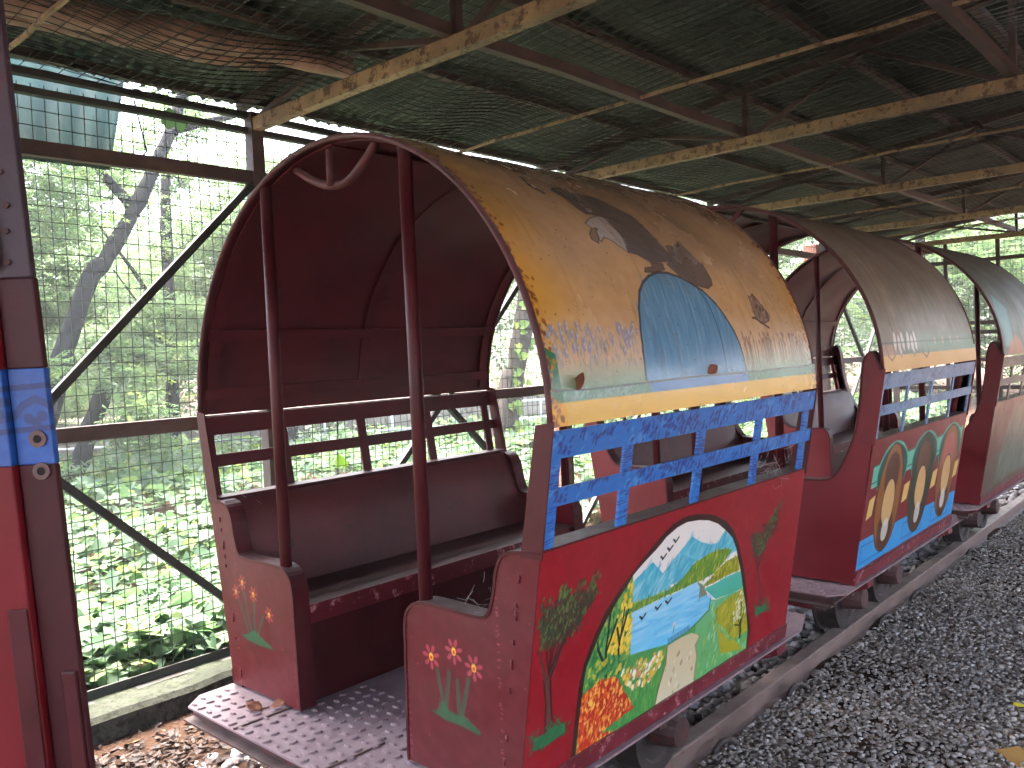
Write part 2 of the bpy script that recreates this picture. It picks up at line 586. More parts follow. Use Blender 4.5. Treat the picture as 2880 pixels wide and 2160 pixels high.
def blur(a, r):
    for _ in range(2):
        for ax in (0, 1):
            p = np.cumsum(np.pad(a, [(r + 1, r) if i == ax else (0, 0) for i in range(2)], mode='edge'), axis=ax)
            n = a.shape[ax]
            i0 = np.take(p, np.arange(0, n), axis=ax)
            i1 = np.take(p, np.arange(2 * r + 1, 2 * r + 1 + n), axis=ax)
            a = (i1 - i0) / (2 * r + 1)
    return a
PC = {
  'eg_head': [(0.274,0.221),(0.296,0.229),(0.336,0.237),(0.357,0.235),(0.357,0.224),(0.364,0.207),(0.36,0.197),(0.352,0.182),(0.337,0.19),(0.32,0.197),(0.303,0.202),(0.285,0.195),(0.284,0.204),(0.283,0.212)],
  'eg_beak': [(0.282,0.214),(0.265,0.205),(0.262,0.198),(0.275,0.193),(0.286,0.201),(0.294,0.215)],
  'eg_body': [(0.258,0.276),(0.276,0.263),(0.281,0.248),(0.298,0.236),(0.336,0.237),(0.357,0.235),(0.357,0.224),(0.364,0.207),(0.36,0.197),(0.352,0.182),(0.374,0.179),(0.411,0.17),(0.455,0.172),(0.499,0.176),(0.512,0.181),(0.504,0.196),(0.501,0.204),(0.495,0.22),(0.49,0.237),(0.483,0.253),(0.459,0.262),(0.436,0.277),(0.404,0.286),(0.35,0.288),(0.323,0.291),(0.271,0.284)],
  'eg_tail': [(0.519,0.201),(0.554,0.202),(0.59,0.212),(0.588,0.205),(0.595,0.195),(0.605,0.184),(0.621,0.176),(0.621,0.165),(0.623,0.154),(0.616,0.146),(0.589,0.14),(0.561,0.142),(0.531,0.145),(0.501,0.151),(0.479,0.163),(0.469,0.17),(0.503,0.178)],
  'eg_leg': [(0.411,0.17),(0.452,0.17),(0.448,0.162),(0.407,0.157),(0.373,0.157),(0.38,0.162),(0.408,0.164)],
  'eg_wingline': [(0.358,0.292),(0.392,0.28),(0.432,0.275),(0.456,0.26),(0.477,0.249),(0.484,0.233),(0.493,0.219)],
  'dome': [(0.28,0.022),(0.27,0.034),(0.275,0.064),(0.285,0.088),(0.305,0.112),(0.33,0.133),(0.353,0.144),(0.38,0.152),(0.412,0.157),(0.454,0.157),(0.492,0.153),(0.521,0.146),(0.56,0.137),(0.592,0.12),(0.614,0.102),(0.632,0.084),(0.643,0.067),(0.65,0.045),(0.652,0.031),(0.656,0.022)],
  'butterfly': [(0.75,0.131),(0.758,0.129),(0.777,0.135),(0.784,0.13),(0.797,0.119),(0.81,0.11),(0.818,0.103),(0.807,0.097),(0.785,0.094),(0.765,0.095),(0.75,0.1),(0.747,0.109),(0.75,0.121)],
  'bf_body': [(0.734,0.101),(0.75,0.1),(0.765,0.095),(0.799,0.087)],
  'yellowtop': [(0.002,0.021),(0.135,0.02),(0.28,0.022),(0.439,0.023),(0.656,0.022),(0.994,0.021)],
  'seam': [(0.007,0.033),(0.099,0.031),(0.281,0.032),(0.443,0.033),(0.646,0.032),(0.986,0.033)],
  'greenfade': [(0.003,0.062),(0.111,0.06),(0.271,0.058),(0.655,0.049),(0.956,0.045)],
  'grasstop': [(0.009,0.09),(0.107,0.084),(0.279,0.083),(0.648,0.08),(0.948,0.073)],
  'vseam': [(0.545,0.138),(0.561,0.119),(0.566,0.086),(0.568,0.059),(0.567,0.033)],
  'mark': [(0.211,0.298),(0.204,0.281),(0.221,0.268)],
  'm_frame': [(0.136,0.352),(0.139,0.396),(0.143,0.436),(0.155,0.494),(0.171,0.554),(0.193,0.621),(0.217,0.664),(0.242,0.708),(0.268,0.742),(0.294,0.783),(0.328,0.831),(0.36,0.871),(0.397,0.901),(0.438,0.914),(0.481,0.91),(0.533,0.888),(0.573,0.861),(0.617,0.814),(0.66,0.74),(0.689,0.656),(0.718,0.54),(0.749,0.401),(0.772,0.263),(0.797,0.146)],
  'm_in': [(0.149,0.341),(0.152,0.415),(0.169,0.484),(0.185,0.54),(0.208,0.602),(0.232,0.65),(0.257,0.694),(0.273,0.73),(0.303,0.768),(0.338,0.806),(0.373,0.85),(0.412,0.876),(0.449,0.886),(0.498,0.874),(0.536,0.857),(0.577,0.823),(0.616,0.772),(0.652,0.715),(0.674,0.652),(0.701,0.549),(0.732,0.411),(0.763,0.269),(0.783,0.143)],
  'm_mtn1': [(0.271,0.696),(0.299,0.721),(0.334,0.757),(0.357,0.715),(0.38,0.676),(0.408,0.629),(0.404,0.584),(0.363,0.587),(0.279,0.6)],
  'm_mtn2': [(0.371,0.681),(0.405,0.715),(0.445,0.737),(0.479,0.699),(0.503,0.681),(0.476,0.635),(0.456,0.613),(0.401,0.612)],
  'm_mtn3': [(0.393,0.711),(0.431,0.755),(0.476,0.805),(0.518,0.758),(0.558,0.728),(0.587,0.723),(0.611,0.774),(0.664,0.698),(0.676,0.639),(0.625,0.635),(0.504,0.669),(0.445,0.737)],
  'm_hill1': [(0.274,0.56),(0.272,0.597),(0.324,0.595),(0.403,0.59),(0.455,0.619),(0.495,0.663),(0.553,0.683),(0.621,0.678),(0.653,0.656),(0.628,0.611),(0.583,0.566),(0.527,0.563),(0.405,0.568),(0.326,0.563)],
  'm_hill2': [(0.54,0.522),(0.571,0.544),(0.601,0.579),(0.638,0.606),(0.689,0.609),(0.703,0.524),(0.636,0.525),(0.588,0.517)],
  'm_lake': [(0.288,0.369),(0.278,0.558),(0.326,0.563),(0.426,0.56),(0.518,0.565),(0.53,0.527),(0.533,0.475),(0.563,0.474),(0.588,0.436),(0.582,0.383),(0.546,0.359),(0.502,0.337),(0.422,0.321),(0.343,0.345)],
  'm_teal': [(0.551,0.51),(0.598,0.511),(0.647,0.519),(0.71,0.515),(0.732,0.411),(0.678,0.412),(0.607,0.425),(0.584,0.462)],
  'm_yellowbush': [(0.613,0.363),(0.66,0.393),(0.732,0.411),(0.763,0.269),(0.783,0.143),(0.739,0.141),(0.695,0.147),(0.645,0.236),(0.618,0.313)],
  'm_path': [(0.423,0.309),(0.473,0.318),(0.514,0.313),(0.538,0.29),(0.552,0.269),(0.539,0.232),(0.549,0.173),(0.549,0.127),(0.478,0.113),(0.43,0.117),(0.412,0.132),(0.426,0.219)],
  'm_leftwood': [(0.154,0.366),(0.169,0.484),(0.208,0.602),(0.273,0.73),(0.277,0.624),(0.281,0.521),(0.288,0.369),(0.284,0.326),(0.249,0.312),(0.214,0.319)],
  'm_flowers': [(0.26,0.314),(0.308,0.308),(0.403,0.29),(0.423,0.303),(0.422,0.211),(0.408,0.135),(0.26,0.253)],
  'm_red': [(0.148,0.073),(0.145,0.25),(0.151,0.296),(0.194,0.319),(0.239,0.305),(0.256,0.278),(0.297,0.153),(0.32,0.097),(0.276,0.091),(0.216,0.073)],
  'm_birds': [(0.369,0.754),(0.391,0.782),(0.411,0.811),(0.319,0.509),(0.371,0.52),(0.406,0.527)],
  'm_trunks': [(0.214,0.319),(0.201,0.451),(0.2,0.564),(0.178,0.497),(0.256,0.317),(0.247,0.394),(0.249,0.467),(0.25,0.59)],
  'm_wtree': [(0.748,0.154),(0.737,0.211),(0.717,0.242),(0.755,0.243),(0.716,0.36),(0.681,0.284),(0.743,0.306)],
  't1_trunk': [(0.051,0.216),(0.046,0.348),(0.035,0.448),(0.045,0.457),(0.054,0.433),(0.063,0.305),(0.073,0.19)],
  't1_br1': [(0.041,0.444),(0.023,0.536),(0.017,0.618)],
  't1_br2': [(0.049,0.448),(0.064,0.505),(0.084,0.611),(0.128,0.658),(0.159,0.732)],
  't1_cr': [(0.01,0.59),(0.004,0.66),(0.014,0.697),(0.018,0.749),(0.032,0.762),(0.042,0.712),(0.055,0.726),(0.06,0.779),(0.066,0.819),(0.083,0.787),(0.092,0.743),(0.103,0.742),(0.113,0.805),(0.126,0.751),(0.141,0.766),(0.162,0.813),(0.159,0.732),(0.148,0.657),(0.119,0.617),(0.085,0.605),(0.049,0.59),(0.019,0.617)],
  't1_gr': [(0.022,0.169),(0.021,0.221),(0.048,0.22),(0.073,0.226),(0.104,0.216),(0.105,0.173),(0.058,0.163)],
  't2_cr': [(0.757,0.581),(0.751,0.681),(0.77,0.709),(0.786,0.671),(0.809,0.716),(0.816,0.657),(0.836,0.742),(0.864,0.805),(0.887,0.828),(0.903,0.637),(0.851,0.61),(0.811,0.604),(0.788,0.553)],
  't2_trunk': [(0.842,0.233),(0.818,0.394),(0.783,0.55)],
  't2_gr': [(0.816,0.204),(0.814,0.25),(0.853,0.239),(0.866,0.257),(0.876,0.199)],
}

def mottled(cv, amp, r=6):
    n = blur(rng.normal(0, 1, (cv.h, cv.w)).astype(np.float32), r) * r * 1.6
    cv.a += (n * amp)[..., None]


def specks(cv, n, col, amax=0.005, al=0.7, v1=1.0):
    for _ in range(n):
        a = rng.uniform(.001, amax)
        cv.dab(rng.random(), rng.random() * v1, a, a * rng.uniform(.4, 1), rng.uniform(0, 3), col, al * rng.uniform(.4, 1))


def fade(cv, v0, v1, col, al=1.0, u0=0.0, u1=1.0):
    """a band whose paint thins out from v0 (full) to v1 (none)"""
    t = ((v1 - cv.V) / (v1 - v0)).clip(0, 1) * ((cv.U >= u0) & (cv.U <= u1))
    cv.put((slice(None), slice(None)), t.astype(np.float32), col, al)


def sunset_canopy():
    c = Cv(820, 1500, 1.45, 2.48, (198, 158, 112))
    mottled(c, 5)
    t_ = (1 - c.U / .16).clip(0, 1) ** 1.3 * (c.V < .5)
    c.put((slice(None), slice(None)), t_.astype(np.float32), (208, 150, 48), .9)
    t_ = ((c.U - .9) / .1).clip(0, 1) * (c.V < .5)
    c.put((slice(None), slice(None)), t_.astype(np.float32), (196, 138, 66), .6)
    fade(c, .045, .115, (222, 190, 158), .95)  # peach paint, made paler to put the low highlights into the colour
    fade(c, .028, .060, (92, 142, 112), .9)
    # lavender flowers and pale grass, front part
    A = [(.01, .05), (.27, .05), (.275, .085), (.01, .093)]
    c.dabs(A, 420, .012, .0028, 1.55, [(150, 150, 168), (205, 178, 150), (190, 190, 205), (120, 140, 130)], .45, .25)
    for _ in range(46):
        u, v = rng.uniform(.01, .275), rng.uniform(.066, .094)
        c.dab(u, v, rng.uniform(.008, .022), .006, 1.4 + rng.uniform(-.4, .4), (142, 140, 172), .7)
        c.dab(u + .004, v + .001, .006, .004, 1, (205, 205, 215), .6)
    # brown reeds, rear part
    for _ in range(90):
        u = rng.uniform(.655, .985)
        v0, v1 = rng.uniform(.036, .048), rng.uniform(.060, .078)
        c.line([(u, v0), (u + rng.uniform(-.006, .006), v1)], .005, (128, 104, 70), .6)
        if rng.random() < .5:
            c.dab(u, v1 + .004, .010, .006, 1.5, (140, 98, 84), .65)
    # dome
    d = PC['dome']
    sl, ins = c.poly(d, (100, 150, 190), 1, (98, 138, 162), .1)
    c.dabs(d, 170, .05, .006, 1.5, [(112, 156, 192), (70, 116, 160), (146, 178, 204), (94, 138, 176)], .3, .12)
    c.line(d, .008, (62, 60, 66), .85)
    c.line(PC['vseam'], .004, (50, 66, 90), .8)
    # eagle
    c.poly(PC['eg_body'], (94, 82, 76), .97, (88, 78, 74), .5)
    c.dabs(PC['eg_body'], 150, .03, .004, 2.6, [(88, 76, 72), (118, 104, 98), (100, 88, 82)], .5, .3)
    c.poly(PC['eg_tail'], (112, 96, 86), .97, None, .4)
    for q in range(9):
        t = q / 8
        c.line([(.49 + .02 * t, .168 + .02 * t), (.55 + .06 * t - .04 * t * t, .141 + .055 * t)], .004, (84, 72, 66), .75)
    c.line(PC['eg_tail'] + PC['eg_tail'][:1], .004, (80, 68, 62), .7)
    c.poly(PC['eg_leg'], (112, 94, 82), .95)
    c.line(PC['eg_leg'] + PC['eg_leg'][:1], .004, (70, 56, 50), .7)
    c.poly(PC['eg_head'], (186, 176, 168), .98, None, .3)
    c.line(PC['eg_head'] + PC['eg_head'][:1], .004, (70, 60, 56), .7)
    c.dabs(PC['eg_head'], 60, .016, .003, 2.5, [(186, 176, 166), (146, 134, 128)], .6, .3)
    c.poly(PC['eg_beak'], (134, 112, 84), .95)
    c.line(PC['eg_beak'], .004, (70, 58, 50), .8)
    c.dab(.296, .213, .006, .005, 0, (52, 44, 40), .9)
    c.line(PC['eg_wingline'], .006, (66, 58, 54), .85)
    c.line(PC['mark'], .016, (62, 56, 50), .9)
    # butterfly
    c.poly(PC['butterfly'], (134, 106, 92), .92, None, .4)
    c.dabs(PC['butterfly'], 26, .014, .006, 1.0, [(160, 136, 120), (96, 74, 66), (150, 120, 100)], .8, .6)
    c.line(PC['butterfly'] + PC['butterfly'][:1], .004, (86, 64, 58), .8)
    c.line(PC['bf_body'], .008, (92, 70, 62), .9)
    # bands
    c.poly([(0, .0215), (.281, .0215), (.281, .0325), (0, .0325)], (96, 148, 126), .9)
    c.dabs([(.03, .022), (.24, .022), (.24, .032), (.03, .032)], 150, .01, .003, .6, [(150, 178, 178), (84, 134, 110), (176, 196, 200)], .6, .8)
    c.poly([(.281, .0215), (.655, .0215), (.652, .0325), (.275, .0325)], (76, 132, 186), 1)
    c.poly([(.655, .0215), (1, .0215), (1, .0325), (.65, .0325)], (86, 136, 112), 1)
    c.poly([(0, .0), (.03, .0), (.03, .066), (0, .075)], (40, 112, 74), .95)
    c.poly([(0, 0), (1, 0), (1, .0215), (0, .0215)], (226, 182, 74), 1)
    c.poly([(0, 0), (.035, 0), (.035, .0215), (0, .0215)], (228, 164, 30), 1)
    c.line(PC['seam'], .0045, (44, 56, 52), .9)
    # chipped edges: rust creeping in from both ends
    for _ in range(420):
        e = rng.random() < .6
        u = abs(rng.normal(0, .012)) if e else 1 - abs(rng.normal(0, .012))
        c.dab(u, rng.uniform(.0, .34), rng.uniform(.003, .011), rng.uniform(.003, .009), rng.uniform(0, 3),
              [(126, 66, 30), (196, 130, 28), (96, 48, 26)][rng.integers(3)], .7)
    specks(c, 520, (92, 66, 40), .0045, .75, .45)
    specks(c, 110, (228, 200, 150), .004, .5, .25)
    # old runs of rain and grime
    for _ in range(60):
        u, v = rng.random(), rng.uniform(.05, .34)
        c.line([(u, v), (u + rng.uniform(-.01, .01), v - rng.uniform(.02, .07))], rng.uniform(.006, .02), (126, 92, 56), .12)
    return c.image("sunset_canopy_paint")


def worn_canopy(kind):
    base = (126, 112, 94) if kind == 2 else (70, 78, 66)
    c = Cv(420, 900, 1.45, 2.48, base)
    mottled(c, 6)
    for _ in range(150):
        u, v = rng.random(), rng.uniform(.03, .4)
        col = [(104, 92, 78), (168, 136, 104), (84, 82, 72), (126, 100, 78)] if kind == 2 else [(70, 80, 66), (112, 104, 82), (60, 66, 56), (128, 98, 70)]
        c.line([(u, v), (u + rng.uniform(-.03, .03), v - rng.uniform(.03, .14))], rng.uniform(.01, .05), col[rng.integers(4)], .3)
    if kind == 2:
        fade(c, .05, .075, (96, 128, 104), .8, .2, 1)
        c.poly([(.22, .0265), (1, .0265), (1, .048), (.22, .048)], (98, 134, 108), .9)
        c.poly([(0, .045), (.12, .045), (.16, .0), (0, .0)], (190, 142, 96), .7)
        c.poly([(0, 0), (1, 0), (1, .0265), (0, .0265)], (214, 164, 78), 1)
        for du in (0, .12):                                  # a pair of plain white petals with brown outline
            for k in range(3):
                u, v = .16 + du + (k - 1) * .035, .05 - .006 * (k % 2)
                c.dab(u, v, .062, .028, 1.45 + (k - 1) * .16, (70, 54, 46), .9)
                c.dab(u, v, .056, .023, 1.45 + (k - 1) * .16, (206, 198, 190), 1)
        for u in (.07, .40):
            c.line([(u - .03, .05), (u - .03, .026), (u, .018), (u + .03, .026), (u + .03, .05)], .008, (110, 70, 50), .8)
        for k in range(4):
            c.dab(.52 + .09 * k, .048, .022, .014, 1.5, (196, 150, 112), .8)
        c.line([(0, .048), (1, .048)], .004, (60, 60, 54), .8)
    else:
        c.poly([(.06, .02), (.2, .02), (.24, .12), (.1, .16), (.05, .1)], (84, 160, 168), .75, None, .4, 3)
        c.poly([(.08, .0), (.4, .0), (.36, .035), (.26, .05), (.14, .03)], (196, 112, 66), .8, None, .4, 3)
        c.poly([(.5, .0), (1, .0), (1, .05), (.6, .07)], (96, 132, 92), .6, None, .4, 4)
    specks(c, 200, (60, 50, 40), .006, .7, .5)
    return c.image("worn_canopy_paint")


RED = (166, 20, 36)


def red_ground(w, h, wm, hm, col=RED):
    c = Cv(w, h, wm, hm, col)
    mottled(c, 5, 8)
    return c


def tree_painted(c, pre, brown):
    g = PC[pre + '_gr']
    if pre == 't1':
        c.poly(PC['t1_trunk'], brown, 1, None, .3)
        c.line([PC['t1_trunk'][0], PC['t1_trunk'][1], PC['t1_trunk'][2]], .004, (36, 18, 16), .8)
        c.line([PC['t1_trunk'][6], PC['t1_trunk'][5], PC['t1_trunk'][4]], .005, (36, 18, 16), .8)
        c.line(PC['t1_br1'], .011, brown, 1, True)
        c.line(PC['t1_br2'], .020, brown, 1, True)
        c.line([(p[0] + .004, p[1]) for p in PC['t1_br2']], .004, (36, 18, 16), .8)
    else:
        c.line(PC['t2_trunk'], .014, brown, 1, True)
    cr = PC[pre + '_cr']
    bp = (.048, .46) if pre == 't1' else (.80, .47)
    cu, cv_ = sum(p[0] for p in cr) / len(cr), sum(p[1] for p in cr) / len(cr)
    c.poly([(cu + (p[0] - cu) * .8, cv_ + (p[1] - cv_) * .8) for p in cr], (84, 40, 36), .45, None, .4, 5)
    tips = [p for p in cr if p[1] > cv_ - .03]
    tips += [((a[0] + b_[0]) / 2, (a[1] + b_[1]) / 2 - .02) for a, b_ in zip(tips, tips[1:])]
    for tp in tips[::3]:
        mid = ((bp[0] * .55 + tp[0] * .45), (bp[1] * .5 + tp[1] * .5))
        c.line([bp, mid, tp], .0042, (44, 24, 20), .6, True)
    for tp in tips:
        for _ in range(34):
            t = rng.uniform(.38, 1.0) ** .8
            u, v = bp[0] + (tp[0] - bp[0]) * t + rng.normal(0, .007), bp[1] + (tp[1] - bp[1]) * t + rng.normal(0, .012)
            hi = v > cv_ + .04
            col = [(88, 124, 56), (66, 96, 46), (56, 66, 40)] if hi else [(58, 70, 42), (46, 50, 36), (76, 46, 38), (92, 112, 60)]
            c.dab(u, v, rng.uniform(.006, .011), rng.uniform(.003, .005), 1.4 + rng.uniform(-.5, .5), col[rng.integers(len(col))], .85)
    c.poly(g, (34, 106, 62), .95, None, .3)
    for p in range(26):
        q = g[rng.integers(len(g))]
        c.line([(q[0] + rng.uniform(-.02, .02), q[1] - .01), (q[0] + rng.uniform(-.02, .02), q[1] + rng.uniform(.01, .05))], .004, (44, 128, 72), .6)


def lake_side():
    c = red_ground(1300, 600, 1.45, .63, (146, 13, 30))
    tree_painted(c, 't1', (98, 50, 46))
    tree_painted(c, 't2', (98, 50, 46))
    c.poly(PC['m_frame'] + [(.797, 0), (.130, 0)], (58, 32, 24), 1, None, .2)
    inner = PC['m_in'] + [(.790, 0), (.143, 0)]
    sl, ins = c.poly(inner, (232, 226, 220), 1, None, .1)
    keep = c.a.copy()
    full = np.zeros((c.h, c.w), bool)
    full[sl] = ins
    mts = [('m_mtn3', (78, 176, 200), (122, 200, 214)), ('m_mtn2', (52, 160, 190), (92, 178, 200)), ('m_mtn1', (56, 168, 196), (110, 188, 206))]
    for nme, a, b in mts:
        c.poly(PC[nme], b, 1, a, .5)
        c.dabs(PC[nme], 70, .03, .006, .9, [(180, 218, 226), (48, 148, 182), (96, 190, 208)], .35, .5)
    c.poly([(.14, 0), (.80, 0), (.80, .30), (.53, .40), (.285, .56), (.14, .56)], (64, 142, 70), 1, (84, 156, 80), .7)
    c.poly(PC['m_hill1'], (84, 138, 62), 1, (122, 152, 44), .6)
    c.dabs(PC['m_hill1'], 240, .012, .004, 1.4, [(60, 118, 52), (150, 160, 40), (104, 146, 56), (190, 186, 60)], .7, .4)
    c.poly(PC['m_teal'], (72, 178, 140), 1, (84, 186, 170), .4)
    c.poly(PC['m_hill2'], (160, 160, 38), 1, None, .5)
    c.dabs(PC['m_hill2'], 110, .010, .004, 1.2, [(120, 132, 40), (196, 184, 56), (96, 110, 40)], .7, .4)
    c.poly([(.53, .36), (.58, .44), (.61, .42), (.78, .40), (.79, 0), (.53, 0)], (96, 172, 96), 1, (110, 182, 120), .6)
    c.dabs([(.54, .02), (.79, .02), (.77, .40), (.60, .42)], 260, .013, .004, 1.4, [(128, 180, 78), (84, 158, 88), (178, 196, 70), (206, 222, 190), (70, 130, 72)], .6, .3)
    c.poly(PC['m_yellowbush'] + [(.77, .05), (.66, .1)], (168, 164, 38), 1, None, .6)
    c.dabs(PC['m_yellowbush'], 120, .014, .005, 1.3, [(190, 182, 50), (142, 146, 40), (122, 138, 48)], .7, .4)
    c.poly(PC['m_lake'], (104, 196, 236), 1, (150, 206, 234), .5)
    c.dabs(PC['m_lake'], 130, .05, .006, -.02, [(122, 202, 238), (84, 180, 228), (172, 216, 238)], .4, .12)
    c.poly([(.515, .565), (.54, .54), (.57, .47), (.54, .475), (.532, .47), (.53, .53)], (120, 124, 100), .9, None, .4)
    c.line([(.585, .44), (.582, .383), (.546, .357), (.502, .335)], .006, (62, 116, 74), .9)
    for t in np.linspace(0, 1, 15):
        u, v = .425 + .075 * t, .322 + .018 * t
        c.line([(u, v - .008), (u, v + .02)], .0035, (40, 72, 96), .9)
    c.dab(.440, .405, .012, .010, 0, (232, 214, 214), .8)
    c.line([(.440, .40), (.440, .36)], .004, (70, 100, 130), .8)
    c.poly(PC['m_leftwood'] + [(.15, 0), (.15, .3)], (58, 138, 76), 1, (96, 150, 62), .8)
    c.dabs(PC['m_leftwood'], 420, .012, .006, 1.3, [(44, 124, 70), (86, 158, 84), (112, 170, 72), (36, 104, 62), (150, 176, 70)], .8, .5)
    yl = [(.20, .45), (.24, .60), (.273, .73), (.279, .62), (.283, .52), (.287, .37), (.24, .40)]
    c.dabs(yl, 150, .010, .007, 1.1, [(236, 196, 52), (222, 180, 44), (246, 214, 88)], .9, .6)
    for pth in ([(.214, .31), (.205, .45), (.21, .60), (.225, .66)], [(.212, .36), (.180, .47), (.178, .50)], [(.256, .31), (.247, .42), (.255, .60)],
                [(.207, .44), (.232, .56)], [(.249, .44), (.236, .52)], [(.248, .46), (.268, .58)]):
        c.line(pth, .009, (20, 40, 34), .95, True)
    c.dabs([(.155, .30), (.27, .31), (.27, .38), (.165, .42)], 90, .012, .008, 1.0, [(40, 120, 66), (90, 150, 78), (206, 190, 60)], .8, .5)
    c.poly([(.256, .31), (.33, .30), (.425, .31), (.425, 0), (.30, 0)], (64, 142, 66), 1, (90, 156, 76), .7)
    c.dabs([(.27, .02), (.42, .02), (.42, .30), (.28, .30)], 160, .016, .004, 1.4, [(50, 126, 60), (96, 160, 74), (120, 170, 80)], .7, .25)
    fl = [(.262, .314), (.308, .312), (.405, .305), (.42, .30), (.40, .22), (.345, .17), (.285, .22)]
    c.dabs(fl, 130, .010, .007, .8, [(232, 196, 66), (240, 226, 196), (246, 238, 226), (214, 170, 60), (206, 140, 90)], .92, .8)
    c.poly([(.423,.309),(.473,.318),(.514,.313),(.538,.29),(.552,.269),(.539,.232),(.549,.173),(.549,0),(.395,0),(.412,.132),(.426,.219)], (214, 202, 168), 1, (206, 190, 150), .6)
    c.line([(.423, .309), (.426, .219), (.405, .10), (.395, .0)], .006, (116, 92, 60), .85)
    c.line([(.552, .269), (.539, .232), (.549, .173), (.549, .05)], .008, (150, 120, 80), .7)
    c.dabs([(.43, .02), (.54, .02), (.54, .30), (.44, .30)], 16, .010, .006, 1.4, [(148, 118, 84), (176, 150, 110), (230, 222, 200)], .7, .6)
    c.poly(PC['m_red'] + [(.30, 0), (.14, 0)], (204, 72, 34), 1, (196, 60, 32), .9)
    c.dabs(PC['m_red'] + [(.30, .01), (.15, .01)], 560, .010, .005, 1.3, [(226, 96, 40), (190, 48, 30), (240, 160, 60), (168, 40, 28), (244, 190, 90)], .85, .6)
    for (u, v) in PC['m_birds']:
        c.line([(u - .009, v + .014), (u, v), (u + .011, v + .016)], .006, (26, 30, 34), .95)
        c.dab(u, v, .007, .004, .4, (26, 30, 34), .95)
    c.line([(.748, .13), (.742, .22), (.755, .27)], .010, (40, 40, 24), .95, True)
    for e in ((.722, .26), (.735, .33), (.762, .33), (.715, .22)):
        c.line([(.742, .20), e], .005, (40, 40, 24), .9)
    c.dabs([(.70, .23), (.775, .23), (.77, .38), (.73, .42), (.70, .34)], 70, .008, .005, 1, [(226, 226, 206), (206, 210, 160)], .85, .8)
    # the frame hides whatever the brush carried over the arch
    fm_sl, fm = c.mask(PC['m_frame'] + [(.797, 0), (.130, 0)])
    fmf = np.zeros((c.h, c.w), bool)
    fmf[fm_sl] = fm
    c.a[fmf & ~full] = np.array((58, 32, 24), np.float32) + rng.normal(0, 3, (int((fmf & ~full).sum()), 1))
    out = ~fmf
    base = red_ground(1300, 600, 1.45, .63, (146, 13, 30))
    tree_painted(base, 't1', (98, 50, 46))
    tree_painted(base, 't2', (98, 50, 46))
    c.a[out] = base.a[out]
    c.poly([(0, 0), (1, 0), (1, .006), (0, .006)], (120, 60, 60), .5)
    specks(c, 90, (214, 150, 150), .003, .5)
    specks(c, 60, (96, 20, 26), .004, .5)
    return c.image("lake_side_paint")


def medallion_side():
    c = red_ground(900, 420, 1.45, .63, (126, 34, 38))
    # a scalloped teal valance along the top, a sky-blue step band along the bottom
    top = [(.0, .80)]
    c.poly([(.03, .62), (.97, .70), (.97, .86), (.03, .78)], (112, 190, 164), 1, None, .3)
    c.line([(.03, .775), (.97, .852)], .006, (20, 84, 76), .9)
    c.line([(.03, .655), (.97, .735)], .006, (20, 84, 76), .9)
    c.poly([(.0, .06), (1, .06), (1, .27), (.0, .27)], (58, 152, 214), 1, None, .2)
    for u in (.02, .40, .72):
        c.line([(u, .10), (u + .2, .10), (u + .2, .22), (u, .22), (u, .10)], .008, (30, 104, 176), .9)
    for k, (u, cb, ci) in enumerate(((.21, (148, 92, 44), (84, 46, 30)), (.53, (44, 62, 42), (104, 64, 40)), (.83, (146, 88, 44), (176, 96, 92)))):
        c.dab(u, .70, .205, .135, 0, (64, 176, 150), 1, 30)
        c.dab(u, .69, .195, .128, 0, (20, 84, 76), 1, 30)
        c.dab(u, .50, .255, .172, 1.57, (62, 34, 26), 1, 40)
        c.dab(u, .50, .247, .164, 1.57, cb, 1, 40)
        c.dab(u, .66, .11, .105, 1.57, ci, .95, 16)
        c.dab(u, .27, .10, .10, 1.57, (84, 48, 34), .9, 16)
        c.dab(u, .46, .118, .088, 1.57, (62, 38, 28), .95, 30)
        c.dab(u, .46, .110, .080, 1.57, (212, 170, 110), 1, 30)
        c.dab(u, .26, .055, .045, 1.5, (212, 206, 196), .9, 20)
    for u in (.055, .375, .68, .955):
        c.poly([(u - .03, .40), (u + .02, .42), (u + .03, .56), (u - .02, .54)], (222, 190, 108), 1, None, .3)
    c.poly([(0, 0), (1, 0), (1, .06), (0, .06)], (116, 36, 42), 1)
    specks(c, 60, (190, 130, 120), .004, .5)
    return c.image("medallion_side_paint")


def faded_side():
    c = red_ground(500, 260, 1.45, .63, (104, 58, 50))
    c.poly([(0, 0), (1, 0), (1, .45), (.3, .5), (0, .35)], (84, 78, 60), .7, None, .5, 8)
    c.poly([(.2, .1), (.8, .1), (.9, .8), (.4, .9), (.24, .5)], (98, 120, 106), .6, None, .8, 8)
    c.dabs([(.2, .1), (.9, .1), (.9, .8), (.3, .8)], 120, .04, .008, 1.5, [(96, 146, 140), (140, 160, 140), (90, 110, 80), (120, 150, 160)], .5, .3)
    c.dabs([(0, .6), (.8, .6), (.9, 1), (0, 1)], 60, .06, .008, 1.5, [(150, 92, 60), (120, 64, 48), (176, 150, 120)], .5, .15)
    return c.image("faded_side_paint")


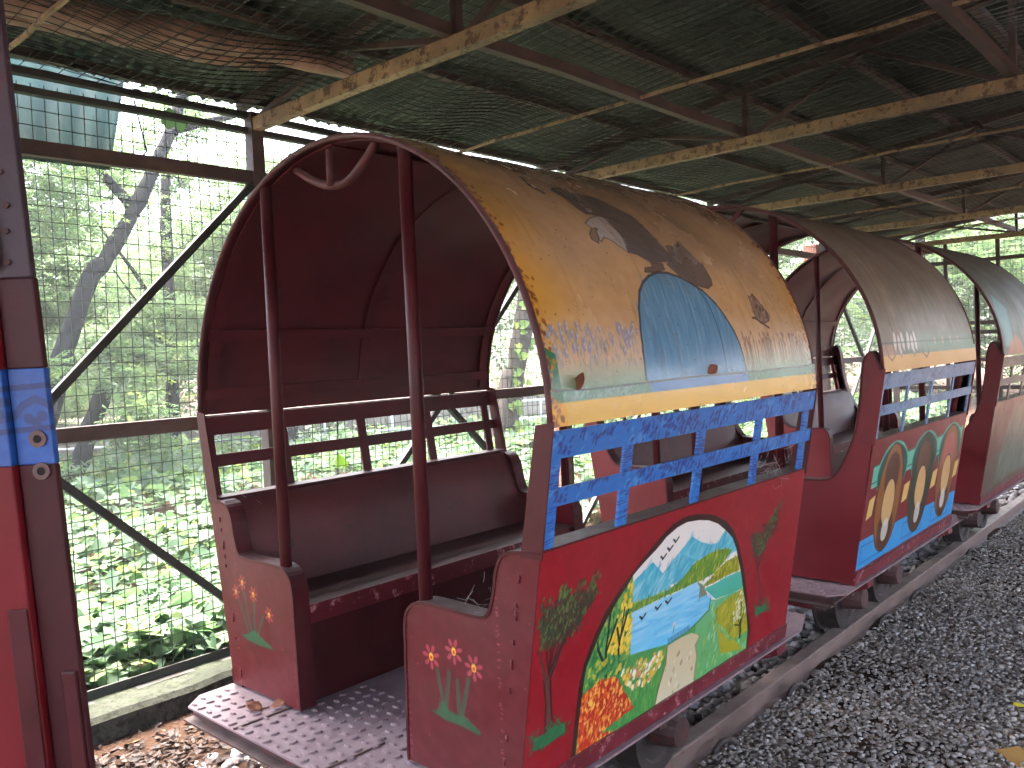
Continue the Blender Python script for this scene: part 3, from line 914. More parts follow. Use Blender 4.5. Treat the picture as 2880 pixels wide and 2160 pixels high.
def flower_panel(side, col=(94, 15, 25)):
    """u: from the aisle edge outwards, v: from the floor up (0.5 m x 0.64 m)"""
    c = red_ground(420, 540, .50, .64, col)

    def P(x, z):
        return ((abs(x + 1.962) - .25) / .50, (z - .42) / .64)
    if side > 0:
        fl = [P(-1.602, .73), P(-1.517, .761), P(-1.448, .734)]
        st = [(P(-1.582, .701), P(-1.560, .60)), (P(-1.538, .702), P(-1.556, .60)), (P(-1.508, .689), P(-1.506, .590)), (P(-1.468, .70), P(-1.502, .590))]
        gr = [P(-1.625, .590), P(-1.59, .592), P(-1.57, .625), P(-1.54, .605), P(-1.51, .60), P(-1.49, .605), P(-1.43, .578), P(-1.44, .568), P(-1.50, .575), P(-1.56, .575)]
        pet, k = (178, 66, 84), 1.0
    else:
        fl = [P(-2.561, .744), P(-2.519, .782), P(-2.453, .753), P(-2.365, .701)]
        st = [(P(-2.545, .72), P(-2.49, .62)), (P(-2.51, .75), P(-2.475, .62)), (P(-2.45, .73), P(-2.455, .62)), (P(-2.40, .69), P(-2.44, .62))]
        gr = [P(-2.545, .605), P(-2.50, .615), P(-2.46, .635), P(-2.42, .62), P(-2.37, .605), P(-2.34, .592), P(-2.42, .588), P(-2.50, .592)]
        pet, k = (170, 70, 50), .8
    for a, b in st:
        c.line([b, a], .014 * k, (52, 84, 58), .75, True)
    c.poly(gr, (44, 94, 58), .9, None, .4, 2)
    for u, v in fl:
        for q in range(7):
            t = q * 2 * math.pi / 7 + .3
            c.dab(u + math.cos(t) * .021 * k / .50, v + math.sin(t) * .023 * k / .64, .013 * k, .007 * k, t, pet, .8)
        c.dab(u, v, .012 * k, .015 * k, 0, (40, 24, 20), .8)
        c.dab(u, v, .0105 * k, .0135 * k, 0, (232, 172, 56), 1)
        c.dab(u, v - .003, .005 * k, .006 * k, 0, (190, 66, 34), 1)
    for _ in range(40):                                        # paint lost along the weld
        v = rng.random()
        c.dab(.70 + rng.normal(0, .004), v, .003, .006, 1.5, (176, 100, 106), .4)
        c.dab(.03 + rng.normal(0, .004), rng.random() * .7, .003, .006, 1.5, (176, 100, 106), .3)
    specks(c, 30, (206, 150, 150), .003, .6)
    return c.image("flower_panel_paint")


def band_paint():
    c = Cv(240, 240, .15, .15, (6, 84, 168))
    mottled(c, 6)
    for v in (.80, .36):
        c.line([(0, v - .02), (1, v + .03)], .009, (16, 48, 110), .95)
    c.line([(0, .50), (.2, .47), (.38, .50), (.5, .62), (.66, .68), (.8, .62), (1, .52)], .012, (18, 60, 124), .95)
    for u, v in ((.16, .62), (.30, .66), (.12, .5), (.28, .54), (.56, .48), (.72, .50), (.64, .44), (.86, .58)):
        c.dab(u, v, .011, .010, 0, (18, 52, 112), .9)
    specks(c, 60, (16, 60, 120), .004, .6)
    return c.image("band_paint")


def streaked_blue(c1, c2, c3):
    c = Cv(800, 66, 1.45, .06, c1)
    mottled(c, 4, 4)
    for _ in range(80):                       # clumps of short dry brush marks
        u, v = rng.random(), rng.random()
        col = c2 if rng.random() < .72 else c3
        for q in range(int(rng.integers(2, 8))):
            c.dab(u + rng.normal(0, .011), v + rng.normal(0, .2), rng.uniform(.004, .017), rng.uniform(.0025, .006), .9 + rng.uniform(-.6, .6), col, .85)
    return c.image("streaked_blue_paint")


IMG_CANOPY = [sunset_canopy(), worn_canopy(2), worn_canopy(3)]
IMG_SIDE = [lake_side(), medallion_side(), faded_side()]
IMG_FLOWER = [flower_panel(-1), flower_panel(1)]
IMG_BLUE = [streaked_blue((32, 112, 196), (22, 48, 128), (74, 146, 214)), streaked_blue((96, 138, 180), (64, 96, 140), (120, 158, 190)),
            streaked_blue((92, 96, 92), (70, 72, 70), (120, 122, 116))]

# ------------------------------------------------------------------ material library
M = {}
M['maroon'] = paint_mat("maroon_paint", srgb(76, 20, 26), .42, .35, 4.0, .12, dust=.6, spec=.32, chips=srgb(150, 96, 98), chip_amt=.05)
M['jamb'] = paint_mat('dark_jamb_paint', srgb(62, 15, 21), .45, .35, 4.0, .1, dust=.4, spec=.3)
M['rim'] = paint_mat("rusty_rim", srgb(82, 34, 36), .55, .4, 8.0, .4, dust=.8, chips=srgb(58, 34, 28), chip_amt=.6, dust_lo=.35)
M['inner'] = paint_mat("inner_maroon_paint", srgb(82, 15, 25), .5, .45, 3.0, .15, dust=.65, chips=srgb(60, 26, 26), chip_amt=.12)
M['seat'] = paint_mat("worn_seat_paint", srgb(98, 44, 44), .46, .45, 3.0, .12, dust=.6, dust_col=srgb(92, 86, 82), chips=srgb(44, 40, 42), chip_amt=.35)
M['redpaint'] = paint_mat("red_paint", srgb(114, 13, 26), .40, .25, 3.0, .1, dust=.5, chips=srgb(196, 120, 124), chip_amt=.03)
M['leafred'] = paint_mat("door_red", srgb(108, 12, 22), .45, .3, 3.0, .1, dust=.5, spec=.3)
M['strip'] = paint_mat("chipped_red_paint", srgb(108, 24, 36), .45, .3, 5.0, .25, dust=.6, chips=srgb(200, 140, 146), chip_amt=.5)
M['plate'] = paint_mat("dusty_tread_plate", srgb(142, 116, 120), .5, .25, 4.0, .15, dust=.85, dust_col=srgb(176, 158, 162), chips=srgb(108, 62, 66), chip_amt=.1)
M['chassis'] = paint_mat("grimy_chassis", srgb(74, 44, 42), .6, .5, 4.0, .3, dust=.75, chips=srgb(110, 30, 34), chip_amt=.5)
M['iron'] = paint_mat("dark_iron", srgb(66, 56, 54), .55, .4, 6.0, .3, metal=.4, dust=.6, chips=srgb(92, 60, 44), chip_amt=.4)
M['rail'] = paint_mat("dusty_rail_steel", srgb(126, 104, 96), .5, .3, 5.0, .25, metal=.3, dust=.8, dust_col=srgb(176, 158, 150), chips=srgb(112, 72, 54), chip_amt=.45)
M['ochre'] = paint_mat("ochre_rusty_steel", srgb(138, 122, 92), .65, .45, 4.0, .35, dust=.3, chips=srgb(84, 68, 52), chip_amt=.7)
M['rust'] = paint_mat("brown_rusty_steel", srgb(70, 58, 54), .65, .45, 6.0, .4, dust=.25, chips=srgb(96, 68, 52), chip_amt=.4)
M['dark'] = paint_mat("dark_green_steel", srgb(34, 42, 40), .6, .4, 6.0, .25, dust=.2)
M['wire'] = paint_mat("green_wire", srgb(16, 38, 24), .5, .4, 6.0, .0, dust=0)
M['netting'] = paint_mat("rusty_netting_wire", srgb(32, 31, 28), .6, .4, 6.0, .0, dust=0)
M['roof'] = paint_mat("green_roof_sheet", srgb(56, 66, 60), .45, .45, 2.2, .15, dust=0, streak=.5, chips=srgb(78, 62, 46), chip_amt=.25)
M['tarp'] = paint_mat("teal_sheet", srgb(8, 60, 52), .6, .35, 3.0, .15, dust=0, streak=.4)
M['pole'] = paint_mat("brown_pole", srgb(140, 118, 104), .6, .4, 6.0, .3, dust=.3, streak=.4)
M['concrete'] = paint_mat("mossy_concrete", srgb(60, 60, 56), .9, .6, 7.0, .6, dust=.35, dust_col=srgb(66, 80, 52), chips=srgb(34, 34, 32), chip_amt=.75, spec=.2)
M['sleeper'] = paint_mat("concrete_sleeper", srgb(150, 144, 140), .9, .3, 5.0, .5, dust=.3, chips=srgb(90, 84, 80), chip_amt=.5, spec=.2)
M['wall'] = paint_mat("weathered_wall", srgb(122, 116, 110), .95, .45, 1.6, .6, dust=.6, dust_col=srgb(116, 136, 66), chips=srgb(74, 74, 66), chip_amt=.6, spec=.2)
M['pipe'] = paint_mat("pale_pipe", srgb(160, 176, 190), .4, .2, 6.0, .1, dust=.1)
M['bark'] = paint_mat("grey_bark", srgb(62, 54, 48), .95, .5, 6.0, 1.0, dust=0, chips=srgb(52, 46, 42), chip_amt=.9, spec=.2)
M['bark2'] = paint_mat("dark_bark", srgb(30, 32, 34), .95, .45, 5.0, 1.0, dust=0, chips=srgb(40, 42, 44), chip_amt=.7, spec=.2)
M['pink'] = paint_mat("rust_specked_pillar", srgb(184, 150, 134), .8, .25, 14.0, .2, dust=0, chips=srgb(150, 92, 70), chip_amt=.9)
M['web'] = paint_mat("web_thread", srgb(190, 186, 182), .8, .1, 6.0, 0, dust=0)
M['hole_shade'] = paint_mat("dark_hole", srgb(18, 16, 16), .8, .2, 6.0, 0, dust=0)  # dark disc colour standing in for shade inside the lock holes
M['upper'] = paint_mat("faded_maroon_flare", srgb(64, 48, 60), .5, .35, 5.0, .2, dust=.3, chips=srgb(74, 34, 40), chip_amt=.4)  # upper jamb and hinge: faded maroon with purple flare put into the colour
M['rosette'] = paint_mat("rosette_steel", srgb(96, 70, 66), .45, .3, 9.0, .15, dust=.2)
M['white'] = paint_mat("white_paper", srgb(222, 222, 222), .7, .08, 9.0, .1, dust=0)
M['yellow'] = paint_mat("yellow_plastic", srgb(232, 214, 40), .5, .08, 9.0, .1, dust=0)
M['card'] = paint_mat("brown_cardboard", srgb(186, 142, 76), .85, .15, 9.0, .1, dust=0)
M['band'] = paint_mat("blue_band_paint", (0, 0, 0), .4, .25, 6.0, .12, dust=.2, image=band_paint())
M['blue'] = [paint_mat("blue_rail_paint", (0, 0, 0), .4, .2, 6.0, .12, dust=.3, image=im) for im in IMG_BLUE]
M['canopy'] = [paint_mat("canopy_paint", (0, 0, 0), rg_, .12, 3.0, .16, dust=d_, image=im, dust_lo=.40, dust_hi=1.0, dust_n=(-.2, .45), spec=.6, dust_col=srgb(104, 90, 78))
               for im, d_, rg_ in zip(IMG_CANOPY, (.95, .85, .8), (.22, .42, .45))]
M['side'] = [paint_mat("side_paint", (0, 0, 0), .35, .1, 3.0, .1, dust=.2, image=im, spec=.4) for im in IMG_SIDE]
M['flower'] = [paint_mat("end_panel_paint", (0, 0, 0), .42, .2, 3.0, .1, dust=.3, image=im, spec=.35) for im in IMG_FLOWER]
M['fern'] = leaf_mat("feathery_leaves", (0.085, 0.135, 0.085), (0.125, 0.18, 0.12), (0.17, 0.20, 0.09), .6)
M['heart'] = leaf_mat("ground_leaves", (0.078, 0.135, 0.082), (0.115, 0.18, 0.12), (0.19, 0.23, 0.07), .5, .5)
M['vine'] = leaf_mat("vine_leaves", (0.09, 0.17, 0.03), (0.16, 0.26, 0.05), (0.26, 0.30, 0.06), .5, .4)
M['litter'] = attr_mat("dry_leaves", [(0, srgb(46, 32, 26)), (.4, srgb(74, 52, 42)), (.7, srgb(92, 72, 64)), (.96, srgb(116, 100, 94)), (1, srgb(142, 104, 50))], .7, 20, .2)
M['dryleaf'] = paint_mat("curled_dry_leaf", srgb(128, 76, 50), .6, .25, 20.0, .2, dust=0)
M['ochre_leaf'] = paint_mat('yellow_leaf', srgb(196, 152, 54), .6, .2, 20.0, .1, dust=0)
M['gravel'] = attr_mat("gravel_stones", [(0, srgb(128, 112, 98)), (.35, srgb(156, 144, 134)), (.7, srgb(178, 168, 160)), (.95, srgb(196, 188, 182)), (1, srgb(226, 220, 214))], .75, 40, .25)
M['clod'] = attr_mat('soil_clods', [(0, srgb(56, 40, 32)), (.5, srgb(86, 64, 52)), (1, srgb(112, 96, 88))], .9, 30, .3)
M['ballast'] = attr_mat("ballast_stones", [(0, srgb(110, 104, 104)), (.5, srgb(170, 162, 162)), (1, srgb(216, 210, 210))], .75, 30, .3)

# ------------------------------------------------------------------ ground
def soil_mat():
    k = NT("soil")
    tc = k.n("ShaderNodeTexCoord")
    a = k.noise(tc.outputs["Object"], 1.3, 8, .65)
    b_ = k.noise(tc.outputs["Object"], 22, 6, .7)
    col = k.mix(k.ramp(a, .35, .7), srgb(66, 46, 36), srgb(94, 70, 54))
    col = k.mix(k.ramp(b_, .4, .75), col, srgb(44, 35, 28))
    b = k.n("ShaderNodeBsdfPrincipled")
    b.inputs["Roughness"].default_value = .95
    b.inputs["Specular IOR Level"].default_value = .15
    k.l(col, b.inputs["Base Color"])
    bp = k.n("ShaderNodeBump")
    bp.inputs["Strength"].default_value = .8
    bp.inputs["Distance"].default_value = .02
    k.l(b_, bp.inputs["Height"])
    k.l(bp.outputs[0], b.inputs["Normal"])
    k.l(b.outputs[0], k.out.inputs[0])
    return k.mat


M['soil'] = soil_mat()
M['bed'] = paint_mat('gravel_dust', srgb(146, 132, 120), .95, .35, 3.0, .6, dust=0, spec=.1, chips=srgb(112, 96, 82), chip_amt=.4)
M['dirt_path'] = paint_mat("pale_path", srgb(206, 184, 172), .95, .2, 2.0, .3, dust=0, spec=.1)


def grid_sheet(name, x0, x1, y0, y1, nx, ny, zf, mat, kind='structure'):
    xs, ys = np.linspace(x0, x1, nx + 1), np.linspace(y0, y1, ny + 1)
    vs = [(x, y, zf(x, y)) for y in ys for x in xs]
    fs = [(j * (nx + 1) + i, j * (nx + 1) + i + 1, (j + 1) * (nx + 1) + i + 1, (j + 1) * (nx + 1) + i) for j in range(ny) for i in range(nx)]
    b = MB()
    b.add(vs, fs)
    return tag(build(b, name, mat, smooth=True), kind=kind)


grid_sheet("ground", -90, 60, -60, 110, 60, 60, lambda x, y: -0.02, M['soil'])


def inside_z(x, y):
    d = min(1.0, max(0.0, (-2.75 - x) / .7))
    return 0.006 - .055 * d * d + 0.010 * math.sin(x * 5.1 + y * 2.3) + 0.008 * math.sin(y * 7.7 - x * 3)


grid_sheet("trackside_ground", -3.56, 6.2, -4.4, 13, 60, 90, inside_z, M['soil'])

# stones: two heaps that nobody could count
ICO = None


def ico():
    t = (1 + 5 ** .5) / 2
    v = np.array([(-1, t, 0), (1, t, 0), (-1, -t, 0), (1, -t, 0), (0, -1, t), (0, 1, t), (0, -1, -t), (0, 1, -t), (t, 0, -1), (t, 0, 1), (-t, 0, -1), (-t, 0, 1)], float)
    v /= np.linalg.norm(v[0])
    f = [(0, 11, 5), (0, 5, 1), (0, 1, 7), (0, 7, 10), (0, 10, 11), (1, 5, 9), (5, 11, 4), (11, 10, 2), (10, 7, 6), (7, 1, 8), (3, 9, 4), (3, 4, 2), (3, 2, 6), (3, 6, 8), (3, 8, 9), (4, 9, 5), (2, 4, 11), (6, 2, 10), (8, 6, 7), (9, 8, 1)]
    return v, f


def stones(name, n, x0, x1, y0, y1, smin, smax, z, mat, label, ypow=1.0, avoid=None):
    tv, tf = ico()
    x = rng.uniform(x0, x1, n)
    y = y0 + (y1 - y0) * rng.random(n) ** ypow
    if avoid is not None:
        k = avoid(x, y)
        x, y = x[k], y[k]
        n = len(x)
    s = rng.uniform(smin, smax, n) ** 1.0 * rng.choice([.7, 1, 1, 1.35], n)
    P = np.stack([x, y, z + rng.uniform(-.006, .012, n) - .055 * np.clip((-2.75 - x) / .7, 0, 1) ** 2], 1)
    me = scatter_mesh(name, tv, tf, P, rng.uniform(0, 6.28, n), rng.uniform(0, .5, n), rng.uniform(0, 6.28, n), s, rng.random(n), .28, rng.uniform(.35, .75, n))
    o = link(name, me, mat)
    return tag(o, label, None, None, 'stuff')


stones("gravel", 62000, -1.50, 0.0, 1.6, 8.5, .0052, .0098, .018, M['gravel'], "grey brown pebble gravel spread beside the rail", 1.5)
stones("gravel", 5000, -1.50, 2.4, -1.2, 12, .012, .024, .010, M['gravel'], "sparser pebble gravel further off from the rail")
stones("ballast", 6500, -3.0, -1.58, .6, 9.5, .016, .036, .016, M['ballast'], "pale broken ballast stones lying between the rails", 1.3)

grid_sheet('gravel_bed', -1.49, 4.6, -3, 13, 40, 60, lambda x, y: .009 + .004 * math.sin(x * 9 + y * 5), M['bed'])

# dry leaves: a curled quad pair
LEAF_V = [(-.5, 0, .06), (-.22, .20, .0), (.2, .17, .02), (.5, 0, .10), (.2, -.17, .05), (-.22, -.20, .08), (0, 0, -.05)]
LEAF_F = [(0, 6, 1), (1, 6, 2), (2, 6, 3), (3, 6, 4), (4, 6, 5), (5, 6, 0)]


def litter(n, x0, x1, y0, y1, smin, smax, label, zb=.02):
    x, y = rng.uniform(x0, x1, n), rng.uniform(y0, y1, n)
    P = np.stack([x, y, zb + rng.uniform(0, .02, n) - .055 * np.clip((-2.75 - x) / .7, 0, 1) ** 2], 1)
    me = scatter_mesh("leaf_litter", LEAF_V, LEAF_F, P, rng.uniform(0, 6.28, n), rng.normal(0, .35, n), rng.uniform(0, 6.28, n), rng.uniform(smin, smax, n), rng.random(n), .25, rng.uniform(.5, 3.0, n))
    return tag(link("leaf_litter", me, M['litter']), label, None, None, 'stuff')


stones("ballast", 3200, -2.25, -1.60, 2.3, 8.0, .014, .032, .045, M['ballast'], "pale ballast heaped between the rails beside the right rail")
litter(3000, -3.54, -2.45, .3, 3.2, .022, .062, "dry brown leaf litter on the soil by the kerb")
litter(900, -3.54, -2.5, 3.2, 9, .03, .08, "dry leaf litter further along behind the carriages")
litter(5000, -1.48, .1, 1.6, 8.5, .010, .028, "small dry leaf scraps scattered over the gravel")
stones("soil_clods", 3000, -3.5, -2.4, .3, 3.0, .008, .018, .006, M['clod'], "small clods and stones in the soil by the kerb")

# ------------------------------------------------------------------ the track
track = thing("railway_track", "narrow railway track of dusty steel rails running under the carriages", "railway track", (-1.962, 1.2, 0))
RAILZ = .14
prof = [(-.05, -.01), (.05, -.01), (.05, .006), (.014, .018), (.014, .062), (.034, .072), (.034, .096), (.028, .10), (-.028, .10), (-.034, .096), (-.034, .072), (-.014, .062), (-.014, .018), (-.05, .006)]
clip_y = [2.05, 2.70, 3.33, 4.43, 4.95, 6.1]
for sx in (1, -1):
    b = MB()
    b.prism([(-1.962 + sx * .412 + p[0], p[1]) for p in prof], -4, 16, 1)
    ra = build(b, "rail", M['rail'], track)
    if sx == 1:
        for cy_ in clip_y:
            b = MB()
            x = -1.962 + .412 + .045
            pts = [(x + .01, cy_ - .055, .02), (x + .02, cy_ - .05, .044), (x + .025, cy_ - .02, .060), (x + .03, cy_ + .02, .058), (x + .045, cy_ + .05, .038), (x + .06, cy_ + .06, .01)]
            b.tube(pts, .011, 7)
            build(b, "rail_clip", M['iron'], ra, True)
for y in (-.55, .75, 1.98, 3.21, 4.40, 5.6, 6.8, 8.0, 9.2):
    b = MB()
    b.prism([(-2.75, -.07), (-1.42, -.07), (-1.44, .0), (-1.52, .0), (-1.58, .046), (-2.34, .046), (-2.40, .0), (-2.71, .0)], y - .12, y + .12, 1)
    build(b, "sleeper", M['sleeper'], track, bevel=.012)

# ------------------------------------------------------------------ kerb and wire fence
kerb = thing("concrete_kerb", "mossy concrete kerb under the wire fence", "kerb", (-3.66, 5, 0))
ys = np.linspace(-4.2, 12, 110)
b = MB()
vs = []
for y in ys:
    w = .01 * math.sin(y * 9) + random.uniform(-.006, .006)
    h = .088 + random.uniform(-.006, .006)
    vs += [(-3.90, y, -.1), (-3.90, y, h), (-3.57 + w, y, h), (-3.545 + w, y, h - .02), (-3.535 + w * 1.5, y, -.1)]
fs = []
for i in range(len(ys) - 1):
    o = i * 5
    for j in range(4):
        fs.append((o + j, o + j + 1, o + 6 + j, o + 5 + j))
b.add(vs, fs)
build(b, "kerb_block", M['concrete'], kerb)

FX = -3.75
fence = thing("wire_fence", "green wire mesh fence on rusty steel frames beside the carriages", "fence", (FX, 4.68, 0))
posts = [-2.48, -.09, 2.30, 4.68, 7.07, 9.46, 11.85]
for y in posts:
    b = MB()
    b.angle((FX + .02, y, .05), (FX + .02, y, 2.74), .065, .008, up=(0, 1, 0))
    b.bar((FX + .02, y - .005, .05), (FX + .02, y - .005, 2.72), .05, .05, (0, 1, 0))
    build(b, "post", M['rust'], fence)
b = MB()
b.angle((FX, -2.5, .105), (FX, 11.9, .105), .05, .008)
build(b, "bottom_rail", M['dark'], fence)
for z, mt in ((2.725, 'dark'), (2.655, 'dark')):
    b = MB()
    b.bar((FX, -2.5, z), (FX, 11.9, z), .04, .028, seg=30, wob=.004)
    build(b, "top_rail", M[mt], fence)
for i in range(len(posts) - 1):
    ya, yb = posts[i], posts[i + 1]
    for z in (2.42, 1.235):
        b = MB()
        b.bar((FX + .02, ya, z), (FX + .02, yb, z), .04, .062, seg=6, wob=.003)
        build(b, "cross_rail", M['rust'], fence)
    mid = (ya + yb) / 2
    for za, zb_, s in ((1.22, 2.39, 1), (1.22, .13, 1), (1.22, 2.39, -1), (1.22, .13, -1)):
        b = MB()
        b.bar((FX + .028, mid + s * .01, za), (FX + .028, mid + s * (yb - mid - .03), zb_), .034, .034)
        build(b, "brace", M['dark'], fence)
    b = MB()
    vs, fs = [], []
    r = .0019

    def wire(pts):
        o = len(vs)
        for p in pts:
            d1, d2 = (1, 0, 0), None
            vs.extend([(p[0] - r, p[1] - r * p[3], p[2] - r * (1 - p[3])), (p[0] + r, p[1] - r * p[3], p[2] - r * (1 - p[3])), (p[0], p[1] + r * p[3], p[2] + r * (1 - p[3]))])
        for q in range(len(pts) - 1):
            for j in range(3):
                fs.append((o + q * 3 + j, o + q * 3 + (j + 1) % 3, o + q * 3 + 3 + (j + 1) % 3, o + q * 3 + 3 + j))

    bul = lambda y, z: -.03 + .012 * math.sin(y * 2.2 + z) + .006 * math.sin(z * 5 + y * 3)
    zz = np.linspace(.1, 2.70, 9)
    n = int((yb - ya) / .0505)
    for q in range(n):
        y = ya + (q + .5) * (yb - ya) / n
        wire([(FX + bul(y, z), y + .004 * math.sin(z * 4 + q * .3), z, 1) for z in zz])
    yy = np.linspace(ya, yb, 12)
    z = .13
    while z < 2.7:
        wire([(FX + bul(y, z) + .0025, y, z + .006 * math.sin(y * 3 + z * 2), 0) for y in yy])
        z += .0665
    b.add(vs, fs)
    build(b, "wire_mesh", M['wire'], fence)

# ------------------------------------------------------------------ shed
RIDGE_X = -.9


def roof_z(x):
    return 2.87 + .115 * (x + 3.95) if x <= RIDGE_X else 2.87 + .115 * (RIDGE_X + 3.95) - .115 * (x - RIDGE_X)


shed = thing("train_shed", "open train shed with dark corrugated roof on rusty steel trusses", "shed", (-.9, 5, 0))
XL, XR = -3.75, 4.0  # unseen right side of the roof, widened to dim the inside
main_t = [-2.48, -.09, 2.30, 4.68, 7.07, 9.46, 11.85]
sec_t = [-3.5, -1.1, 1.12, 3.55, 5.95, 8.35, 10.65]
for y in main_t:
    tr = bpy.data.objects.new("truss", None)
    COL.objects.link(tr)
    tr.parent = shed
    tr.location = (0, y - 5, 2.68)
    b = MB()
    b.bar((XL + .02, y, 2.68), (XR, y, 2.68), .05, .062, seg=10, wob=.006)
    build(b, "bottom_chord", M['ochre'], tr)
    b = MB()
    b.bar((XL - .1, y, roof_z(XL - .1) - .085), (RIDGE_X, y, roof_z(RIDGE_X) - .085), .04, .045)
    b.bar((RIDGE_X, y, roof_z(RIDGE_X) - .088), (XR + .1, y, roof_z(XR + .1) - .088), .04, .045)
    build(b, "rafter", M['rust'], tr)
    xs = [-3.75, -3.02, -2.28, -1.59, -.9, .6, 2.1, 3.2, 4.0]
    for i, x in enumerate(xs[1:-1]):
        b = MB()
        if i % 2:
            b.bar((x, y, 2.71), (x, y, roof_z(x) - .11), .035, .03)
            build(b, "upright", M['rust'], tr)
        nx_ = xs[i + 2] if i % 2 == 0 else xs[i]
    for i in range(len(xs) - 1):
        b = MB()
        a, c = xs[i], xs[i + 1]
        if i % 2 == 0:
            b.bar((a + .04, y + .01, 2.71), (c, y + .01, roof_z(c) - .11), .025, .025)
        else:
            b.bar((a, y + .01, roof_z(a) - .11), (c - .04, y + .01, 2.71), .025, .025)
        build(b, "diagonal", M['rust'], tr)
for y in sec_t:
    b = MB()
    b.bar((XL, y, 2.70), (RIDGE_X, y, 2.74), .012, .015, seg=12, wob=.006)
    b.bar((RIDGE_X, y, 2.742), (XR, y, 2.70), .012, .015, seg=12, wob=.006)
    build(b, "tie_rod", M['ochre'], shed)
for x in (-2.3, -.9, .55):
    b = MB()
    b.bar((x, -4.1, 2.735), (x, 12.1, 2.735), .042, .05, seg=30, wob=.005)
    build(b, "tie_beam", M['rust'], shed)
for x in (-3.85, -3.1, -2.4, -1.75, -1.1, -.7, -.1, 1.2, 2.5, 3.2, 4.0):
    b = MB()
    b.bar((x, -4.1, roof_z(x) - .043), (x, 12.2, roof_z(x) - .043), .045, .04, seg=30, wob=.003)
    build(b, "purlin", M['rust'], shed)
for y in main_t:
    b = MB()
    b.bar((XR, y, 0), (XR, y, roof_z(XR) - .12), .07, .07, (0, 1, 0))
    build(b, "post", M['rust'], shed)


def sheet(xa, xb, ya, dz, wid=.84):
    pitch, amp = .076, .017
    ny = int(wid / (pitch / 6))
    nx = 4
    b = MB()
    vs, fs = [], []
    tilt = random.uniform(-.012, .012)
    for i in range(nx + 1):
        x = xa + (xb - xa) * i / nx
        for j in range(ny + 1):
            y = ya + wid * j / ny
            vs.append((x, y, roof_z(x) + dz + amp * math.sin(y / pitch * 2 * math.pi) + tilt * (j / ny)))
    for i in range(nx):
        for j in range(ny):
            o = i * (ny + 1) + j
            fs.append((o, o + 1, o + ny + 2, o + ny + 1))
    b.add(vs, fs)
    build(b, "roof_sheet", M['roof'], shed, True)


y, k = -4.12, 0  # unseen front stretch of roof, added to cut the front light
while y < 12.0:
    sheet(-3.98 + random.uniform(-.03, .03), -1.80, y, .002 + .008 * (k % 2), .86)
    sheet(-1.98, RIDGE_X, y, .022 + .008 * (k % 2), .86)
    sheet(RIDGE_X + .01, 4.25, y, .012 + .008 * (k % 2), .86)  # right slope carried outwards, out of view, to hold back light
    y += .79
    k += 1

# netting slung under the roof
b = MB()
vs, fs = [], []


def net_z(x, y):
    base = 2.755 + .055 * (min(x, 2 * RIDGE_X - x) + 3.75)
    ph = (y - 2.30) / 1.19 * math.pi
    sag = .045 * math.sin(ph) ** 2 * (1 + .5 * math.sin(x * 2.3 + y))
    e = max(0, -3.2 - x)
    return base - sag - .012 * math.sin(x * 4 + y * 5) - .05 * e * abs(math.sin(y * 1.7))


def net_wire(pts, r=.0016):
    o = len(vs)
    for p in pts:
        vs.extend([(p[0] - r, p[1] - r, p[2] - r), (p[0] + r, p[1] + r, p[2] - r), (p[0], p[1], p[2] + r)])
    for q in range(len(pts) - 1):
        for j in range(3):
            fs.append((o + q * 3 + j, o + q * 3 + (j + 1) % 3, o + q * 3 + 3 + (j + 1) % 3, o + q * 3 + 3 + j))


for x in np.arange(-3.76, 1.9, .052):
    net_wire([(x + .01 * math.sin(y * 1.9 + x), y, net_z(x, y)) for y in np.arange(-3.5, 12.01, .18)])
for y in np.arange(-3.5, 12.0, .072):
    net_wire([(x, y + .014 * math.sin(x * 2.1 + y), net_z(x, y) + .003) for x in np.arange(-3.76, 1.91, .2)])
# a second torn length of net lies skew over the first near the fence
for t in np.arange(0, 1.0, .055):
    net_wire([(-3.76 + t + .08 * (y - 1) + .02 * math.sin(y * 3 + t * 4), y, net_z(-3.6 + t, y) + .03 + .02 * math.sin(y * 2 + t)) for y in np.arange(.4, 5.2, .18)])
for y in np.arange(.4, 5.2, .075):
    net_wire([(-3.76 + t + .08 * (y - 1), y + .12 * t, net_z(-3.6 + t, y) + .033) for t in np.arange(0, 1.01, .1)])
b.add(vs, fs)
build(b, "roof_netting", M['netting'], shed)

# end wall of the shed, seen beyond the last carriage
EY = 11.9
for z in (2.41, 1.62, 1.50, 1.15, .80):
    b = MB()
    b.bar((XL, EY, z), (XR, EY, z), .04, .05)
    build(b, "end_rail", M['rust'], shed)
for x in (-3.1, -2.5, -1.45, -.6, .6):
    b = MB()
    b.bar((x, EY + .005, .05), (x, EY + .005, 2.66), .045, .04, (0, 1, 0))
    build(b, "end_post", M['rust'], shed)
b = MB()
vs, fs = [], []
for x in np.arange(XL, XR, .06):
    net_wire([(x, EY + .03, z) for z in (.05, 1.3, 2.65)])
for z in np.arange(.1, 2.65, .07):
    net_wire([(x, EY + .033, z) for x in (XL, -1, XR)])
b.add(vs, fs)
build(b, "end_mesh", M['wire'], shed)

# things caught under the roof
for (p0, p1, r, lab) in (((-3.40, .75, 2.845), (-3.10, 2.42, 2.83), .055, "thick brown pole lying on the roof netting, the upper of two"),
                         ((-3.49, .75, 2.838), (-3.28, 2.10, 2.825), .046, "thinner brown pole lying on the roof netting beside the thick pole")):
    b = MB()
    pts = [Vector(p0).lerp(Vector(p1), t / 9) + Vector((random.uniform(-.006, .006), 0, random.uniform(-.006, .006))) for t in range(10)]
    b.tube(pts, [r * random.uniform(.93, 1.05) for _ in pts], 10)
    tag(build(b, "wooden_pole", M['pole'], None, True), lab, "pole")

